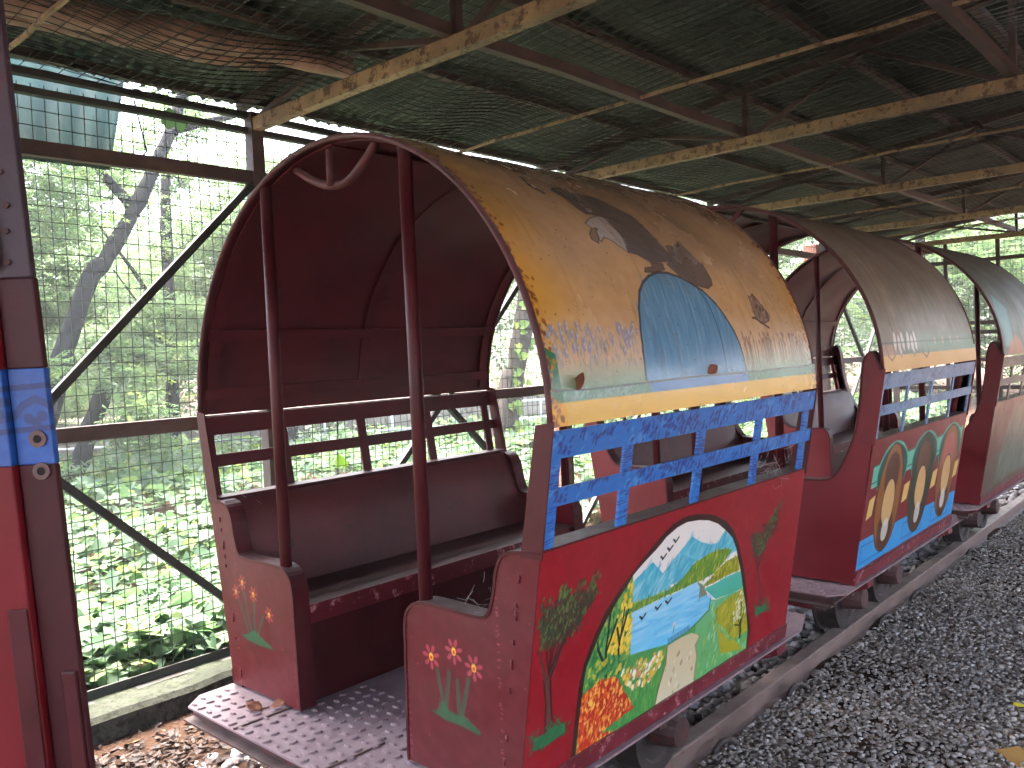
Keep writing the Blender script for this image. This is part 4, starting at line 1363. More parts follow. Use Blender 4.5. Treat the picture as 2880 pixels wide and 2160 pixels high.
b = MB()
vs, fs = [], []
nx, ny = 40, 8
for i in range(nx + 1):
    for j in range(ny + 1):
        u, v = i / nx, j / ny
        y = 1.0 + .93 * u - .16 * v * u
        vs.append((-4.28 + .11 * v + .012 * math.sin(u * 38), y, 3.02 - .55 * v))
for i in range(nx):
    for j in range(ny):
        o = i * (ny + 1) + j
        fs.append((o, o + 1, o + ny + 2, o + ny + 1))
b.add(vs, fs)
o = build(b, "corrugated_sheet", M['tarp'], None, True)
md = o.modifiers.new("thick", 'SOLIDIFY')
md.thickness = .004
tag(o, "teal corrugated sheet hanging outside the fence under the eave", "sheet")

# ------------------------------------------------------------------ beyond the fence
wl = [(-19, 1.5), (-17, 3.6), (-14.98, 6.17), (-12.63, 8.86), (-11.6, 11), (-11.09, 12.83), (-10.2, 16), (-9.2, 22)]
lw = thing("low_wall", "low grey stone wall with mossy top beyond the fence", "wall", (-12.63, 8.86, 0))
b = MB()
pts = []
for i in range(len(wl) - 1):
    for t in range(6):
        pts.append(Vector((*wl[i], 0)).lerp(Vector((*wl[i + 1], 0)), t / 6))
vs, fs = [], []
for i, p in enumerate(pts):
    d = (pts[min(i + 1, len(pts) - 1)] - pts[max(0, i - 1)]).normalized()
    n_ = Vector((d.y, -d.x, 0))
    h = .64 + random.uniform(-.02, .02)
    for q, z in ((.16, -.05), (.13, h - .03), (.09, h), (-.12, h), (-.18, -.05)):
        vs.append(p + n_ * q + Vector((0, 0, z)))
for i in range(len(pts) - 1):
    for j in range(4):
        fs.append((i * 5 + j, i * 5 + j + 1, i * 5 + 6 + j, i * 5 + 5 + j))
b.add(vs, fs)
build(b, "wall_body", M['wall'], lw)
pr = thing("pipe_railing", "pale blue grey pipe railing in front of low wall", "railing", (-12.2, 8.7, 0))
for z in (.22, .56):
    b = MB()
    b.tube([(p[0] + .55, p[1] - .35, z) for p in wl], .022, 6)
    build(b, "pipe", M['pipe'], pr, True)
for i in range(1, len(wl) - 1):
    for t in (0, .5):
        p = Vector((*wl[i], 0)).lerp(Vector((*wl[i + 1], 0)), t)
        b = MB()
        b.tube([(p.x + .55, p.y - .35, 0), (p.x + .55, p.y - .35, .58)], .022, 6)
        build(b, "post", M['pipe'], pr, True)
b = MB()
pv = []
for p in wl:
    pv.append((p[0] - .4, p[1] + .2, .42))
    pv.append((p[0] - 3.2, p[1] + 1.8, .52))
b.add(pv, [(2 * i, 2 * i + 2, 2 * i + 3, 2 * i + 1) for i in range(len(wl) - 1)])
tag(build(b, "path", M['dirt_path']), kind='structure')

# ground cover: heart-shaped leaves
HEART_V = [(0, -.02, .0), (.26, -.22, .04), (.50, .0, .10), (.40, .36, .08), (0, .78, -.10), (-.40, .36, .08), (-.50, .0, .10), (-.26, -.22, .04), (0, .3, -.02)]
HEART_F = [(8, 0, 1), (8, 1, 2), (8, 2, 3), (8, 3, 4), (8, 4, 5), (8, 5, 6), (8, 6, 7), (8, 7, 0)]


def cover(name, n, ymin, ymax, dmin, dmax, smin, smax, zmax, label, mat='heart', tv=HEART_V, tf=HEART_F, tilt=.45):
    dd = dmin + (dmax - dmin) * rng.random(n) ** 1.1
    y = rng.uniform(ymin, ymax, n) * (1 + dd * .12)
    x = -3.80 - dd
    hump = .5 + .5 * np.sin(x * 1.9 + y * .7) * np.cos(y * 1.3 - x * .6)
    z = zmax * (.25 + .75 * rng.random(n) ** .6) * (.45 + .7 * hump)
    keep = (x * -.2 + y * .6) < 12
    P = np.stack([x, y, z], 1)[keep]
    n = len(P)
    me = scatter_mesh(name, tv, tf, P, rng.uniform(0, 6.28, n), np.abs(rng.normal(.25, tilt, n)), rng.uniform(0, 6.28, n), rng.uniform(smin, smax, n), rng.random(n), .12)
    return tag(link(name, me, M[mat]), label, None, None, 'stuff')


cover("ground_cover", 2200, -1.5, 4.5, .0, .5, .06, .12, .22, "low green leaves crowding against the foot of the fence")
cover("ground_cover", 9000, -1.0, 4.5, .1, 3.2, .06, .135, .34, "broad heart shaped green leaves covering the ground by the fence")
cover("ground_cover", 15000, -2, 9, 2.8, 9.5, .08, .16, .36, "pale green leafy ground cover stretching towards the low wall")
cover("ground_cover", 9000, 5, 16, .4, 7, .10, .2, .36, "pale green ground cover beyond the farther carriages")
BLADE_V = [(-.03, 0, 0), (.03, 0, 0), (.02, .05, .5), (0, .22, .9), (-.02, .05, .5)]
BLADE_F = [(0, 1, 2), (0, 2, 4), (4, 2, 3)]
cover("grass", 14000, 0, 10, 5.5, 10.0, .14, .30, .06, "bright long grass growing in front of the low wall", 'vine', BLADE_V, BLADE_F, .2)

# feathery spray: a stem of small paired leaflets
SP_V, SP_F = [], []
for i in range(8):
    t = .12 + i * .115
    ln = .20 * (1 - abs(t - .5) * .8)
    for s_ in (-1, 1):
        o_ = len(SP_V)
        SP_V += [(0, t, -.10 * t * t), (s_ * ln * .5, t + .055, .015 - .10 * t * t), (s_ * ln, t + .06, -.03 - .10 * t * t), (s_ * ln * .5, t - .012, .015 - .10 * t * t)]
        SP_F += [(o_, o_ + 1, o_ + 2), (o_, o_ + 2, o_ + 3)]


def sprays(name, clusters, mat, parent=None, loc=None, smin=.22, smax=.42):
    P = []
    for (c, rad, n) in clusters:
        g = rng.normal(0, 1, (n, 3))
        g /= np.linalg.norm(g, axis=1)[:, None]
        rr_ = rng.random(n) ** .45
        p = np.array(c) + g * rr_[:, None] * np.array(rad)
        P.append(p)
    P = np.concatenate(P)
    P = P[P[:, 2] > .25]
    if loc is not None:
        P = P - np.array(loc)
    n = len(P)
    me = scatter_mesh(name, SP_V, SP_F, P, rng.uniform(0, 6.28, n), rng.normal(0.2, .55, n), rng.uniform(0, 6.28, n), rng.uniform(smin, smax, n), rng.random(n), .1)
    return link(name, me, M[mat], parent)


def tree(label, pts, radii, clusters, bark='bark2', limbs=(), crown='fern', **kw):
    base = pts[0]
    t = thing("tree", label, "tree", (base[0], base[1], 0), "trees beyond the fence")
    b = MB()
    fine, fr = [], []
    for i in range(len(pts) - 1):
        for q in range(4):
            f_ = q / 4
            fine.append(Vector(pts[i]).lerp(Vector(pts[i + 1]), f_) + Vector((random.uniform(-1, 1), random.uniform(-1, 1), 0)) * radii[i] * .09)
            fr.append((radii[i] * (1 - f_) + radii[i + 1] * f_) * random.uniform(.84, 1.14))
    fine.append(Vector(pts[-1]))
    fr.append(radii[-1])
    fr[0] *= 1.35
    b.tube(fine, fr, 10)
    build(b, "trunk", M[bark], t, True)
    for lp, lr in limbs:
        b = MB()
        b.tube(lp, [lr * (1 - .75 * i / max(1, len(lp) - 1)) for i in range(len(lp))], 7)
        build(b, "branch", M[bark], t, True)
    if clusters:
        sprays("crown", clusters, crown, t, (base[0], base[1], 0), **kw)
    return t


def blob(n, x, y, z, s, k):
    """k leafy clumps spread about a centre"""
    out = []
    n = int(n * .62)
    for _ in range(k):
        c = (x + random.uniform(-s, s), y + random.uniform(-s, s), z + random.uniform(-s * .6, s * .6))
        r_ = random.uniform(.5, 1.0) * s * .55
        out.append((c, (r_, r_, r_ * .6), n // k))
    return out


tree("thick dark tree trunk leaning far right behind the diagonal brace", [(-10, 3.15, 0), (-10, 3.587, 1.66), (-10, 3.949, 2.57), (-10, 4.148, 2.79), (-10, 4.565, 3.5), (-10, 5.02, 4.4), (-10, 5.6, 6)],
     [.10, .10, .105, .095, .085, .075, .05], blob(900, -9.6, 3.6, 1.3, .9, 6) + blob(4200, -10.3, 4.0, 4.6, 2.2, 13),
     limbs=[([(-10, 4.5, 3.4), (-10.2, 3.9, 4.2), (-10.3, 3.0, 4.8)], .07), ([(-10, 5, 4.4), (-9.8, 5.8, 4.7), (-9.6, 6.6, 5.3)], .06)])
tree("short leaning dark trunk with a broken top in front of the low wall", [(-11.5, 4.2, 0), (-11.5, 4.357, .55), (-11.5, 4.463, .86), (-11.5, 4.70, 1.36)],
     [.13, .11, .12, .10], blob(2200, -11.6, 4.9, 2.1, 1.0, 7), limbs=[([(-11.5, 4.6, 1.2), (-11.4, 5.1, 1.6), (-11.5, 5.8, 2.3)], .04)])
tree("slender upright tree standing midway between leaning trunk and carriage roof", [(-13, 6.25, 0), (-13, 6.28, .94), (-13, 6.325, 2.2), (-13, 6.342, 3.3), (-13.2, 6.5, 5)],
     [.12, .11, .10, .09, .06], blob(4200, -13, 6.2, 3.9, 2.0, 12),
     limbs=[([(-13, 6.33, 2.1), (-13, 5.8, 3.0), (-13.1, 5.2, 3.9)], .05), ([(-13, 6.3, 1.6), (-12.9, 6.0, 2.2), (-12.8, 5.4, 3.0)], .04)])
td = tree("rough grey trunk with creeper leaves seen under the rear of the canopy", [(-8.9, 9.6, 0), (-8.9, 9.68, .3), (-8.9, 9.81, .64), (-8.9, 10.033, 1.51), (-8.9, 10.313, 2.33), (-8.9, 10.8, 4), (-9, 11.2, 6)],
          [.20, .16, .15, .16, .17, .14, .08], blob(2600, -9, 10.8, 5.0, 1.7, 10), 'bark')
n = 40
tt = rng.random(n)
P = np.stack([-8.78 + rng.normal(0, .05, n), 9.66 + .62 * tt - .1 + rng.normal(0, .09, n), .1 + tt * 2.2], 1) - np.array([-8.9, 9.6, 0])
tag(link("creeper_leaves", scatter_mesh("creeper_leaves", HEART_V, HEART_F, P, rng.uniform(-1, 1, n) - 1.2, rng.uniform(.8, 1.4, n), rng.uniform(-.6, .6, n) - .6, rng.uniform(.10, .2, n), rng.random(n)), M['vine'], td), kind='stuff')
tree("flared pale stem at the foot of the creeper covered trunk", [(-8.6, 9.15, 0), (-8.65, 9.22, .35), (-8.75, 9.42, .75), (-8.85, 9.7, 1.2)], [.17, .13, .11, .09], None, 'bark')
tree("thin dark trunk standing close against the pipe railing", [(-12.0, 7.75, 0), (-12.0, 7.78, .5), (-12.0, 7.75, 1.5), (-12.1, 7.9, 3.6), (-12.2, 8.2, 5)], [.13, .12, .11, .09, .05],
     blob(3000, -12.2, 8.2, 4.3, 1.8, 10))
tree("far slim tree at the left edge behind the steel post", [(-12.5, 2.35, 0), (-12.5, 2.4, 1.6), (-12.4, 2.35, 3.0), (-12.5, 2.2, 5)], [.14, .13, .11, .06], blob(3200, -12.6, 2.7, 3.3, 1.9, 11))
tree("leafy young tree hanging low over the ground cover", [(-15.5, 5.0, 0), (-15.5, 5.1, 1.5), (-15.4, 4.8, 3)], [.10, .08, .05], blob(4200, -15.2, 5.2, 2.1, 1.9, 14))
tree("bushy tree beyond the path behind the slender tree", [(-17.5, 9.5, 0), (-17.5, 9.4, 2), (-17.4, 9.6, 4)], [.16, .13, .08], blob(3600, -17.2, 9.4, 3.3, 2.6, 14), smin=.3, smax=.5)
tree("green tree over the gap between the first two carriages", [(-9.6, 17.5, 0), (-9.6, 17.6, 2), (-9.5, 17.4, 4.5)], [.18, .15, .08], blob(3600, -9.6, 17.4, 3.2, 2.6, 14), smin=.3, smax=.5)
tree("bright tree behind the end wall of the shed", [(-5.5, 19, 0), (-5.5, 19.1, 2), (-5.4, 19, 5)], [.18, .15, .08], blob(3800, -5.4, 19.2, 3.2, 2.8, 15), smin=.3, smax=.5)
tree("rightmost tree seen past the end of the roof", [(-2.2, 22, 0), (-2.2, 22, 2.5), (-2.1, 22.1, 5)], [.2, .16, .08], blob(3400, -2.2, 22, 3.3, 2.8, 14), smin=.32, smax=.55)
tree("tree beyond the low wall seen through the first carriage", [(-14.5, 14, 0), (-14.5, 14, 2.4), (-14.4, 14.2, 5)], [.18, .15, .07], blob(3600, -14.3, 14, 3.0, 2.4, 14), smin=.3, smax=.5)

cl = []
for _ in range(84):
    a = rng.uniform(-.25, 1.42)
    d = rng.uniform(19, 32)
    cl.append(((-math.cos(a) * d - 1, math.sin(a) * d, rng.uniform(.6, 5.0)), (2.6, 2.6, 1.3), 120))
tag(sprays("far_woods", cl, 'fern', smin=.6, smax=1.1), "distant green woods behind the trees", None, None, 'stuff')

b = MB()
b.bar((-4.7, 5.85, 0), (-4.7, 5.85, 1.18), .12, .12, (0, 1, 0))
tag(build(b, "pillar", M['pink'], bevel=.008), "pinkish rust specked pillar outside the fence by the first carriage's rear", "pillar")
b = MB()
b.bar((-3.95, 9.7, 0), (-3.95, 9.7, 2.6), .16, .16, (0, 1, 0))
tag(build(b, "pillar", M['pink'], bevel=.008), "tall pinkish pillar outside the fence seen through the second carriage", "pillar")

# creeper leaves on the mesh
for (y, z, s_, lab) in ((1.92, 2.63, .13, "large heart shaped leaf high on the fence mesh"), (2.80, 1.19, .09, "lime green leaf hanging at the carriage window"),
                        (2.77, .92, .09, "yellow green leaf hanging low on the mesh behind the bench"), (2.69, 1.18, .07, "smaller lime leaf beside the hanging window leaf"),
                        (2.60, 1.20, .07, "lime leaf close to the front window post"), (3.61, 2.62, .11, "dark creeper leaf above the canopy top")):
    me = scatter_mesh("creeper_leaf", HEART_V, HEART_F, np.zeros((1, 3)), np.array([1.57]), np.array([1.35]), np.array([0.0]), np.array([s_]), np.array([.75 if z < 2 else .4]))
    o = link("creeper_leaf", me, M['vine'] if z < 2 else M['heart'])
    o.location = (FX - .05, y, z)
    tag(o, lab, "leaf")
for k, pp in enumerate(([(-3.82, 1.75, 2.72), (-3.83, 1.80, 2.5), (-3.82, 1.72, 2.42)], [(-3.82, 2.75, 1.9), (-3.82, 2.78, 1.2), (-3.82, 2.76, .9), (-3.83, 2.77, .4)])):
    b = MB()
    b.tube(pp, .004, 5)
    tag(build(b, "vine_stem", M['dark'], None, True), ("thin vine stem hanging from the fence top", "thin vine stem behind the first carriage's window")[k], "vine")

# ------------------------------------------------------------------ carriages
CX = -1.962
LEN = 1.45
RAD = .79
ZS = 1.33


def hw(z):
    return .647 + .1625 * (z - .45)


def arc(r, th0, th1, n):
    return [(r * math.cos(th0 + (th1 - th0) * i / n), ZS + r * math.sin(th0 + (th1 - th0) * i / n)) for i in range(n + 1)]


def side_pt(s, z, off=0.0):
    return s * (hw(z) + off)


def smooth_path(pts, n=4):
    """Catmull-Rom through 2-D points"""
    out = []
    P = [pts[0]] + list(pts) + [pts[-1]]
    for i in range(1, len(P) - 2):
        for q in range(n):
            t = q / n
            o = []
            for a in (0, 1):
                p0, p1, p2, p3 = P[i - 1][a], P[i][a], P[i + 1][a], P[i + 2][a]
                o.append(.5 * (2 * p1 + (p2 - p0) * t + (2 * p0 - 5 * p1 + 4 * p2 - p3) * t * t + (3 * p1 - p0 - 3 * p2 + p3) * t ** 3))
            out.append(tuple(o))
    out.append(tuple(pts[-1]))
    return out


def carriage(idx, y0, dz, label):
    root = thing("train_carriage", label, "carriage", (CX, y0, dz), "covered carriages of the toy train")
    mar, inn, seat, red = M['maroon'], M['inner'], M['seat'], M['redpaint']

    def part(name, mb, mat, parent=root, smooth=False, uvf=None, bevel=0.0):
        o = link(name, mb.mesh(name, uvf, smooth), mat, parent)
        if bevel:
            md = o.modifiers.new("edge", 'BEVEL')
            md.width, md.segments, md.limit_method = bevel, 2, 'ANGLE'
        return o

    # canopy: painted outside, maroon inside
    b = MB()
    nth, ny = 56, 16
    for r, mi in ((RAD, 0), (RAD - .006, 1)):
        vs = []
        for j in range(ny + 1):
            for i in range(nth + 1):
                th = math.pi * i / nth
                wob = (.0035 * math.sin(j * 1.3 + i * .6) + .003 * math.sin(i * .37 + j * .5 + idx)) * min(1, max(0, (i - 2) / 6))
                if j in (0, ny):
                    wob *= .3
                vs.append(((r + wob) * math.cos(th), LEN * j / ny, ZS + (r + wob) * math.sin(th)))
        fs = [(j * (nth + 1) + i, j * (nth + 1) + i + 1, (j + 1) * (nth + 1) + i + 1, (j + 1) * (nth + 1) + i) for j in range(ny) for i in range(nth)]
        if mi == 0:
            b.add(vs, fs, 0)
            outer = len(vs)
        else:
            b.add(vs, [f[::-1] for f in fs], 1)
    rim = []
    for j in (0, ny):
        for i in range(nth):
            o = j * (nth + 1) + i
            rim.append((o, o + 1, outer + o + 1, outer + o))
    for i in (0, nth):
        for j in range(ny):
            o = j * (nth + 1) + i
            rim.append((o, o + nth + 1, outer + o + nth + 1, outer + o))
    for f in rim:
        b.f.append(list(f))
        b.m.append(0)
    cano = part("canopy", b, [M['canopy'][idx], inn], smooth=True,
         uvf=lambda co: (co.y / LEN, max(0, math.atan2(co.z - ZS, co.x)) / math.pi if co.z >= ZS - 1e-4 else 0))
    crisp(cano)
    # lapped strip along the lower right edge
    if idx < 2:
        b = MB()
        vs, fs = [], []
        for j in range(25):
            for i in range(5):
                th = .0015 + (.0335 * math.pi) * i / 4
                r = RAD + .0034 + .0006 * math.sin(j * 1.1)
                vs.append((r * math.cos(th), .002 + (LEN - .004) * j / 24, ZS + r * math.sin(th)))
        for j in range(24):
            for i in range(4):
                fs.append((j * 5 + i, j * 5 + i + 1, j * 5 + 6 + i, j * 5 + 5 + i))
        b.add(vs, fs)
        o = part("canopy_edge_strip", b, M['canopy'][idx], smooth=True, uvf=lambda co: (co.y / LEN, max(0, math.atan2(co.z - ZS, co.x)) / math.pi))
        md = o.modifiers.new("thick", 'SOLIDIFY')
        md.thickness = .002
        crisp(o)
    # hoops
    for yy, rr_, w in ((.004, RAD - .005, .0085), (LEN - .004, RAD - .005, .0085)):
        b = MB()
        b.tube([(x, yy, z) for x, z in arc(rr_, 0, math.pi, 48)], w, 8)
        part("canopy_hoop", b, M["rim"], smooth=True)
    for yy in (.05, .70, LEN - .05):
        b = MB()
        a0, a1 = arc(RAD - .010, .02, math.pi - .02, 40), arc(RAD - .015, .02, math.pi - .02, 40)
        vs = []
        for (xa, za), (xb, zb) in zip(a0, a1):
            vs += [(xa, yy - .02, za), (xa, yy + .02, za), (xb, yy + .02, zb), (xb, yy - .02, zb)]
        fs = []
        for i in range(40):
            o = i * 4
            for j in range(4):
                fs.append((o + j, o + (j + 1) % 4, o + 4 + (j + 1) % 4, o + 4 + j))
        b.add(vs, fs)
        part("canopy_rib", b, inn, smooth=False)
    for th in (.09, .36, 1.57, math.pi - .36, math.pi - .09):
        b = MB()
        r = RAD - .016
        b.bar((r * math.cos(th), .02, ZS + r * math.sin(th)), (r * math.cos(th), LEN - .02, ZS + r * math.sin(th)), .036, .005, up=(math.cos(th), 0, math.sin(th)), seg=6, wob=.002)
        part("canopy_stringer", b, inn)
    # bent strap and its hanger under the crown
    b = MB()
    pp = smooth_path([(-.20, 2.075), (-.13, 2.035), (-.05, 2.005), (.03, 2.005), (.10, 2.045), (.16, 2.095)], 4)
    b.tube([(x, .05 + .02 * q / len(pp), z) for q, (x, z) in enumerate(pp)], .0125, 8)
    part("bent_strap", b, M["rim"], smooth=True)
    b = MB()
    b.tube([(-.03, .05, 2.0), (-.03, .05, 2.11)], .013, 8)
    part("hanger_rod", b, M["rim"], smooth=True)

    # floor and the tread plate reaching out in front and behind
    b = MB()
    b.prism([(-.66, -.12), (-.60, -.19), (.60, -.19), (.66, -.12), (.66, LEN + .12), (.60, LEN + .30), (-.60, LEN + .30), (-.66, LEN + .12)], .414, .42, 2)
    part("tread_plate", b, M['plate'])
    b = MB()
    vs, fs = [], []
    for i in range(28):
        for j in range(11):
            x, y = -.64 + .047 * i + (.0235 if j % 2 else 0), -.172 + .042 * j
            if abs(x) > .63 or (abs(x) > .275 and y > -.01) or y > .26 or (y < -.13 and abs(x) > .60):
                continue
            t = 0.15 if (i + j) % 2 else 1.35
            t += random.uniform(-.06, .06)
            c, s_ = math.cos(t), math.sin(t)
            o = len(vs)
            A = [(-.0155, 0), (-.008, .0058), (.008, .0058), (.0155, 0), (.008, -.0058), (-.008, -.0058)]
            vs += [(x + px * c - py * s_, y + px * s_ + py * c, .4201) for px, py in A]
            vs += [(x + .62 * (px * c - py * s_), y + .62 * (px * s_ + py * c), .4258) for px, py in A]
            for q in range(6):
                fs.append((o + q, o + (q + 1) % 6, o + 6 + (q + 1) % 6, o + 6 + q))
            fs.append(tuple(o + 6 + q for q in range(6)))
    b.add(vs, fs)
    tag(part("tread_stud", b, M['plate']), kind='stuff')
    if idx == 0:
        for xx in (-.325, .10):
            b = MB()
            b.bar((xx, -.188, .4225), (xx + .01, .03, .4225), .006, .004)
            part("plate_seam", b, M['chassis'])
    b = MB()
    b.angle((-.62, -.178, .392), (.62, -.178, .392), .04, .006)
    part("plate_edge_angle", b, M['chassis'])

    # end panels with a rolled lip
    tall = idx > 0
    if tall:
        top = [(.262, .80), (.275, .845), (.315, .868), (.40, .866), (.52, .868), (.575, .89), (.625, .97), (.667, 1.08), (.692, 1.22), (.706, 1.35), (.722, 1.40), (.744, 1.415), (.765, 1.385), (hw(1.33) - .010, 1.34)]
    else:
        top = [(.262, .78), (.272, .83), (.315, .862), (.40, .866), (.52, .864), (.568, .875), (.592, .93), (.605, .99), (.632, 1.03), (.69, 1.042), (hw(1.045), 1.046)]
    path = smooth_path(top, 4)
    for s_ in (-1, 1):
        for end, yy in ((0, 0.0), (1, LEN)):
            prof_ = [(s_ * .252, .43)] + [(s_ * x, z) for x, z in path] + [(s_ * hw(.43), .43)]
            b = MB()
            b.prism(prof_, yy - .003 if end == 0 else yy - .001, yy + .001 if end == 0 else yy + .003, 1)
            o = part("end_panel", b, M['flower'][(s_ + 1) // 2] if (end == 0 and idx == 0) else red,
                     uvf=lambda co: ((abs(co.x) - .25) / .50, (co.z - .42) / .64))
            # lip: a strip of sheet standing inwards along the curved top
            b = MB()
            lp = [(s_ * .252, .43)] + [(s_ * x, z) for x, z in path]
            ya, yb = (yy - .006, yy + .052) if end == 0 else (yy - .052, yy + .006)
            vs, fs = [], []
            for i, (x, z) in enumerate(lp):
                q = lp[min(i + 1, len(lp) - 1)]
                p = lp[max(i - 1, 0)]
                d = Vector((q[0] - p[0], q[1] - p[1])).normalized()
                nx_, nz_ = -d.y * s_ * .004, d.x * s_ * .004
                vs += [(x + nx_, ya, z + nz_), (x + nx_, yb, z + nz_), (x - nx_, yb, z - nz_), (x - nx_, ya, z - nz_)]
            for i in range(len(lp) - 1):
                for j in range(4):
                    fs.append((i * 4 + j, i * 4 + (j + 1) % 4, i * 4 + 4 + (j + 1) % 4, i * 4 + 4 + j))
            b.add(vs, fs)
            l_ = part("panel_lip", b, mar, o)
            if end == 0 and not tall:
                # weld beads where lip and corner meet the panel
                b = MB()
                for zz in np.arange(.46, 1.0, .03):
                    if random.random() < .4:
                        x = s_ * (hw(zz) - .055)
                        b.tube([(x, yy - .004, zz), (x + random.uniform(-.003, .003), yy - .005, zz + random.uniform(.01, .03))], .003, 5)
                tag(part("weld_bead", b, M['strip'], o, True), kind='stuff')
        # grab poles
        for yy in (.02, LEN - .02):
            b = MB()
            px = s_ * .325
            b.tube([(px, yy, .862), (px + s_ * .002, yy, 1.4), (px, yy, ZS + math.sqrt((RAD - .01) ** 2 - px * px))], .0185, 12)
            part("grab_pole", b, mar, smooth=True)
        # bench
        b = MB()
        b.box(min(s_ * .285, s_ * .60), max(s_ * .285, s_ * .60), .004, LEN - .004, .722, .735)
        part("bench_seat", b, seat)
        b = MB()
        xx = s_ * .281
        b.box(min(xx, xx + s_ * .004), max(xx, xx + s_ * .004), .055, LEN - .055, .676, .736)
        part("bench_edge", b, M['strip'] if s_ < 0 else mar)
        b = MB()
        b.box(min(s_ * .29, s_ * .298), max(s_ * .29, s_ * .298), .01, LEN - .01, .425, .721)
        part("bench_front", b, mar)
        b = MB()
        vs, fs = [], []
        for j in range(13):
            for q, (x, z) in enumerate(((.548, .737), (.572, .82), (.602, .93), (.64, 1.025), (.655, 1.043), (.668, 1.040))):
                w = .005 * math.sin(j * .9 + q)
                vs.append((s_ * (x + w), .006 + (LEN - .012) * j / 12, z))
        for j in range(12):
            for q in range(5):
                fs.append((j * 6 + q, j * 6 + q + 1, j * 6 + 7 + q, j * 6 + 6 + q))
        b.add(vs, fs)
        o = part("backrest", b, seat, smooth=True)
        md = o.modifiers.new("thick", 'SOLIDIFY')
        md.thickness = .005
        crisp(o)
        # side panel (flared), sill and lower strip
        b = MB()
        vs, fs = [], []
        for j in range(15):
            for q in range(7):
                z = .45 + .60 * q / 6
                w = .0022 * math.sin(j * 1.7 + q * 1.1) if 0 < j < 14 else 0
                vs.append((s_ * (hw(z) + w), LEN * j / 14, z))
        for j in range(14):
            for q in range(6):
                fs.append((j * 7 + q, j * 7 + q + 1, j * 7 + 8 + q, j * 7 + 7 + q))
        b.add(vs, fs)
        o = part("side_panel", b, M['side'][idx] if s_ > 0 else red, smooth=True, uvf=lambda co: (co.y / LEN, (co.z - .45) / .62))
        md = o.modifiers.new("thick", 'SOLIDIFY')
        md.thickness = .004
        crisp(o)
        b = MB()
        zt = 1.052
        b.prism([(s_ * (hw(zt) - .062), zt - .03), (s_ * (hw(zt) - .062), zt), (s_ * (hw(zt) + .004), zt), (s_ * (hw(zt) + .003), zt - .006), (s_ * (hw(zt) - .008), zt - .008), (s_ * (hw(zt) - .03), zt - .03)], .003, LEN - .003, 1)
        part("window_sill", b, mar)
        b = MB()
        b.prism([(s_ * (hw(.42) - .05), .424), (s_ * (hw(.42) + .006), .424), (s_ * (hw(.475) + .006), .475), (s_ * (hw(.475) - .002), .475), (s_ * (hw(.43) - .004), .432), (s_ * (hw(.43) - .05), .432)], -.004, LEN + .004, 1)
        part("lower_strip", b, M['strip'] if s_ > 0 else mar)
        # window frame: five posts and two rails
        wm = M['blue'][idx] if s_ > 0 else inn
        fr_uv = lambda co: (co.y / LEN, (co.z - 1.258) / .065 if co.z > 1.22 else (co.z - 1.147) / .065)
        posts_ = (.022, .315, .68, 1.04, 1.40) if idx != 1 else (.022, .36, .72, 1.08, 1.42)
        for yy in posts_:
            b = MB()
            z0, z1 = 1.052, 1.262
            w = .020 if idx != 1 else .013
            b.add([(s_ * (hw(z0) - .008), yy - w, z0), (s_ * (hw(z0)), yy - w, z0), (s_ * (hw(z0)), yy + w, z0), (s_ * (hw(z0) - .008), yy + w, z0),
                   (s_ * (hw(z1) - .008), yy - w, z1), (s_ * (hw(z1)), yy - w, z1), (s_ * (hw(z1)), yy + w, z1), (s_ * (hw(z1) - .008), yy + w, z1)],
                  [(0, 3, 2, 1), (4, 5, 6, 7), (0, 1, 5, 4), (1, 2, 6, 5), (2, 3, 7, 6), (3, 0, 4, 7)])
            part("window_post", b, wm, uvf=lambda co: (((co.y * .5 + co.z * 1.7) % 1.0), (co.y * 11) % 1.0))
        for z0, z1, e in ((1.258, 1.322, .003), (1.148, 1.190, .003)):
            b = MB()
            b.add([(s_ * (hw(z0) - .006), .002, z0), (s_ * (hw(z0) + e), .002, z0), (s_ * (hw(z1) + e), .002, z1), (s_ * (hw(z1) - .006), .002, z1),
                   (s_ * (hw(z0) - .006), LEN - .002, z0), (s_ * (hw(z0) + e), LEN - .002, z0), (s_ * (hw(z1) + e), LEN - .002, z1), (s_ * (hw(z1) - .006), LEN - .002, z1)],
                  [(0, 1, 2, 3), (4, 7, 6, 5), (0, 4, 5, 1), (1, 5, 6, 2), (2, 6, 7, 3), (3, 7, 4, 0)])
            part("window_rail", b, wm, uvf=fr_uv)
        # red corner angle at each end of the window
        for end, yy in ((0, -.004), (1, LEN + .004)):
            b = MB()
            d = 1 if end == 0 else -1
            z0, z1 = (1.03, 1.345)
            for (xa, xb) in ((.058, -.006),):
                b.add([(s_ * (hw(z0) - xa), yy, z0), (s_ * (hw(z0) - xb), yy, z0), (s_ * (hw(z1) - xb), yy, z1), (s_ * (hw(z1) - xa * .8), yy, z1 - .01),
                       (s_ * (hw(z0) - xa), yy + d * .005, z0), (s_ * (hw(z0) - xb), yy + d * .005, z0), (s_ * (hw(z1) - xb), yy + d * .005, z1), (s_ * (hw(z1) - xa * .8), yy + d * .005, z1 - .01)],
                      [(0, 1, 2, 3), (4, 7, 6, 5), (0, 4, 5, 1), (1, 5, 6, 2), (2, 6, 7, 3), (3, 7, 4, 0)])
            part("corner_angle", b, red if tall else mar)
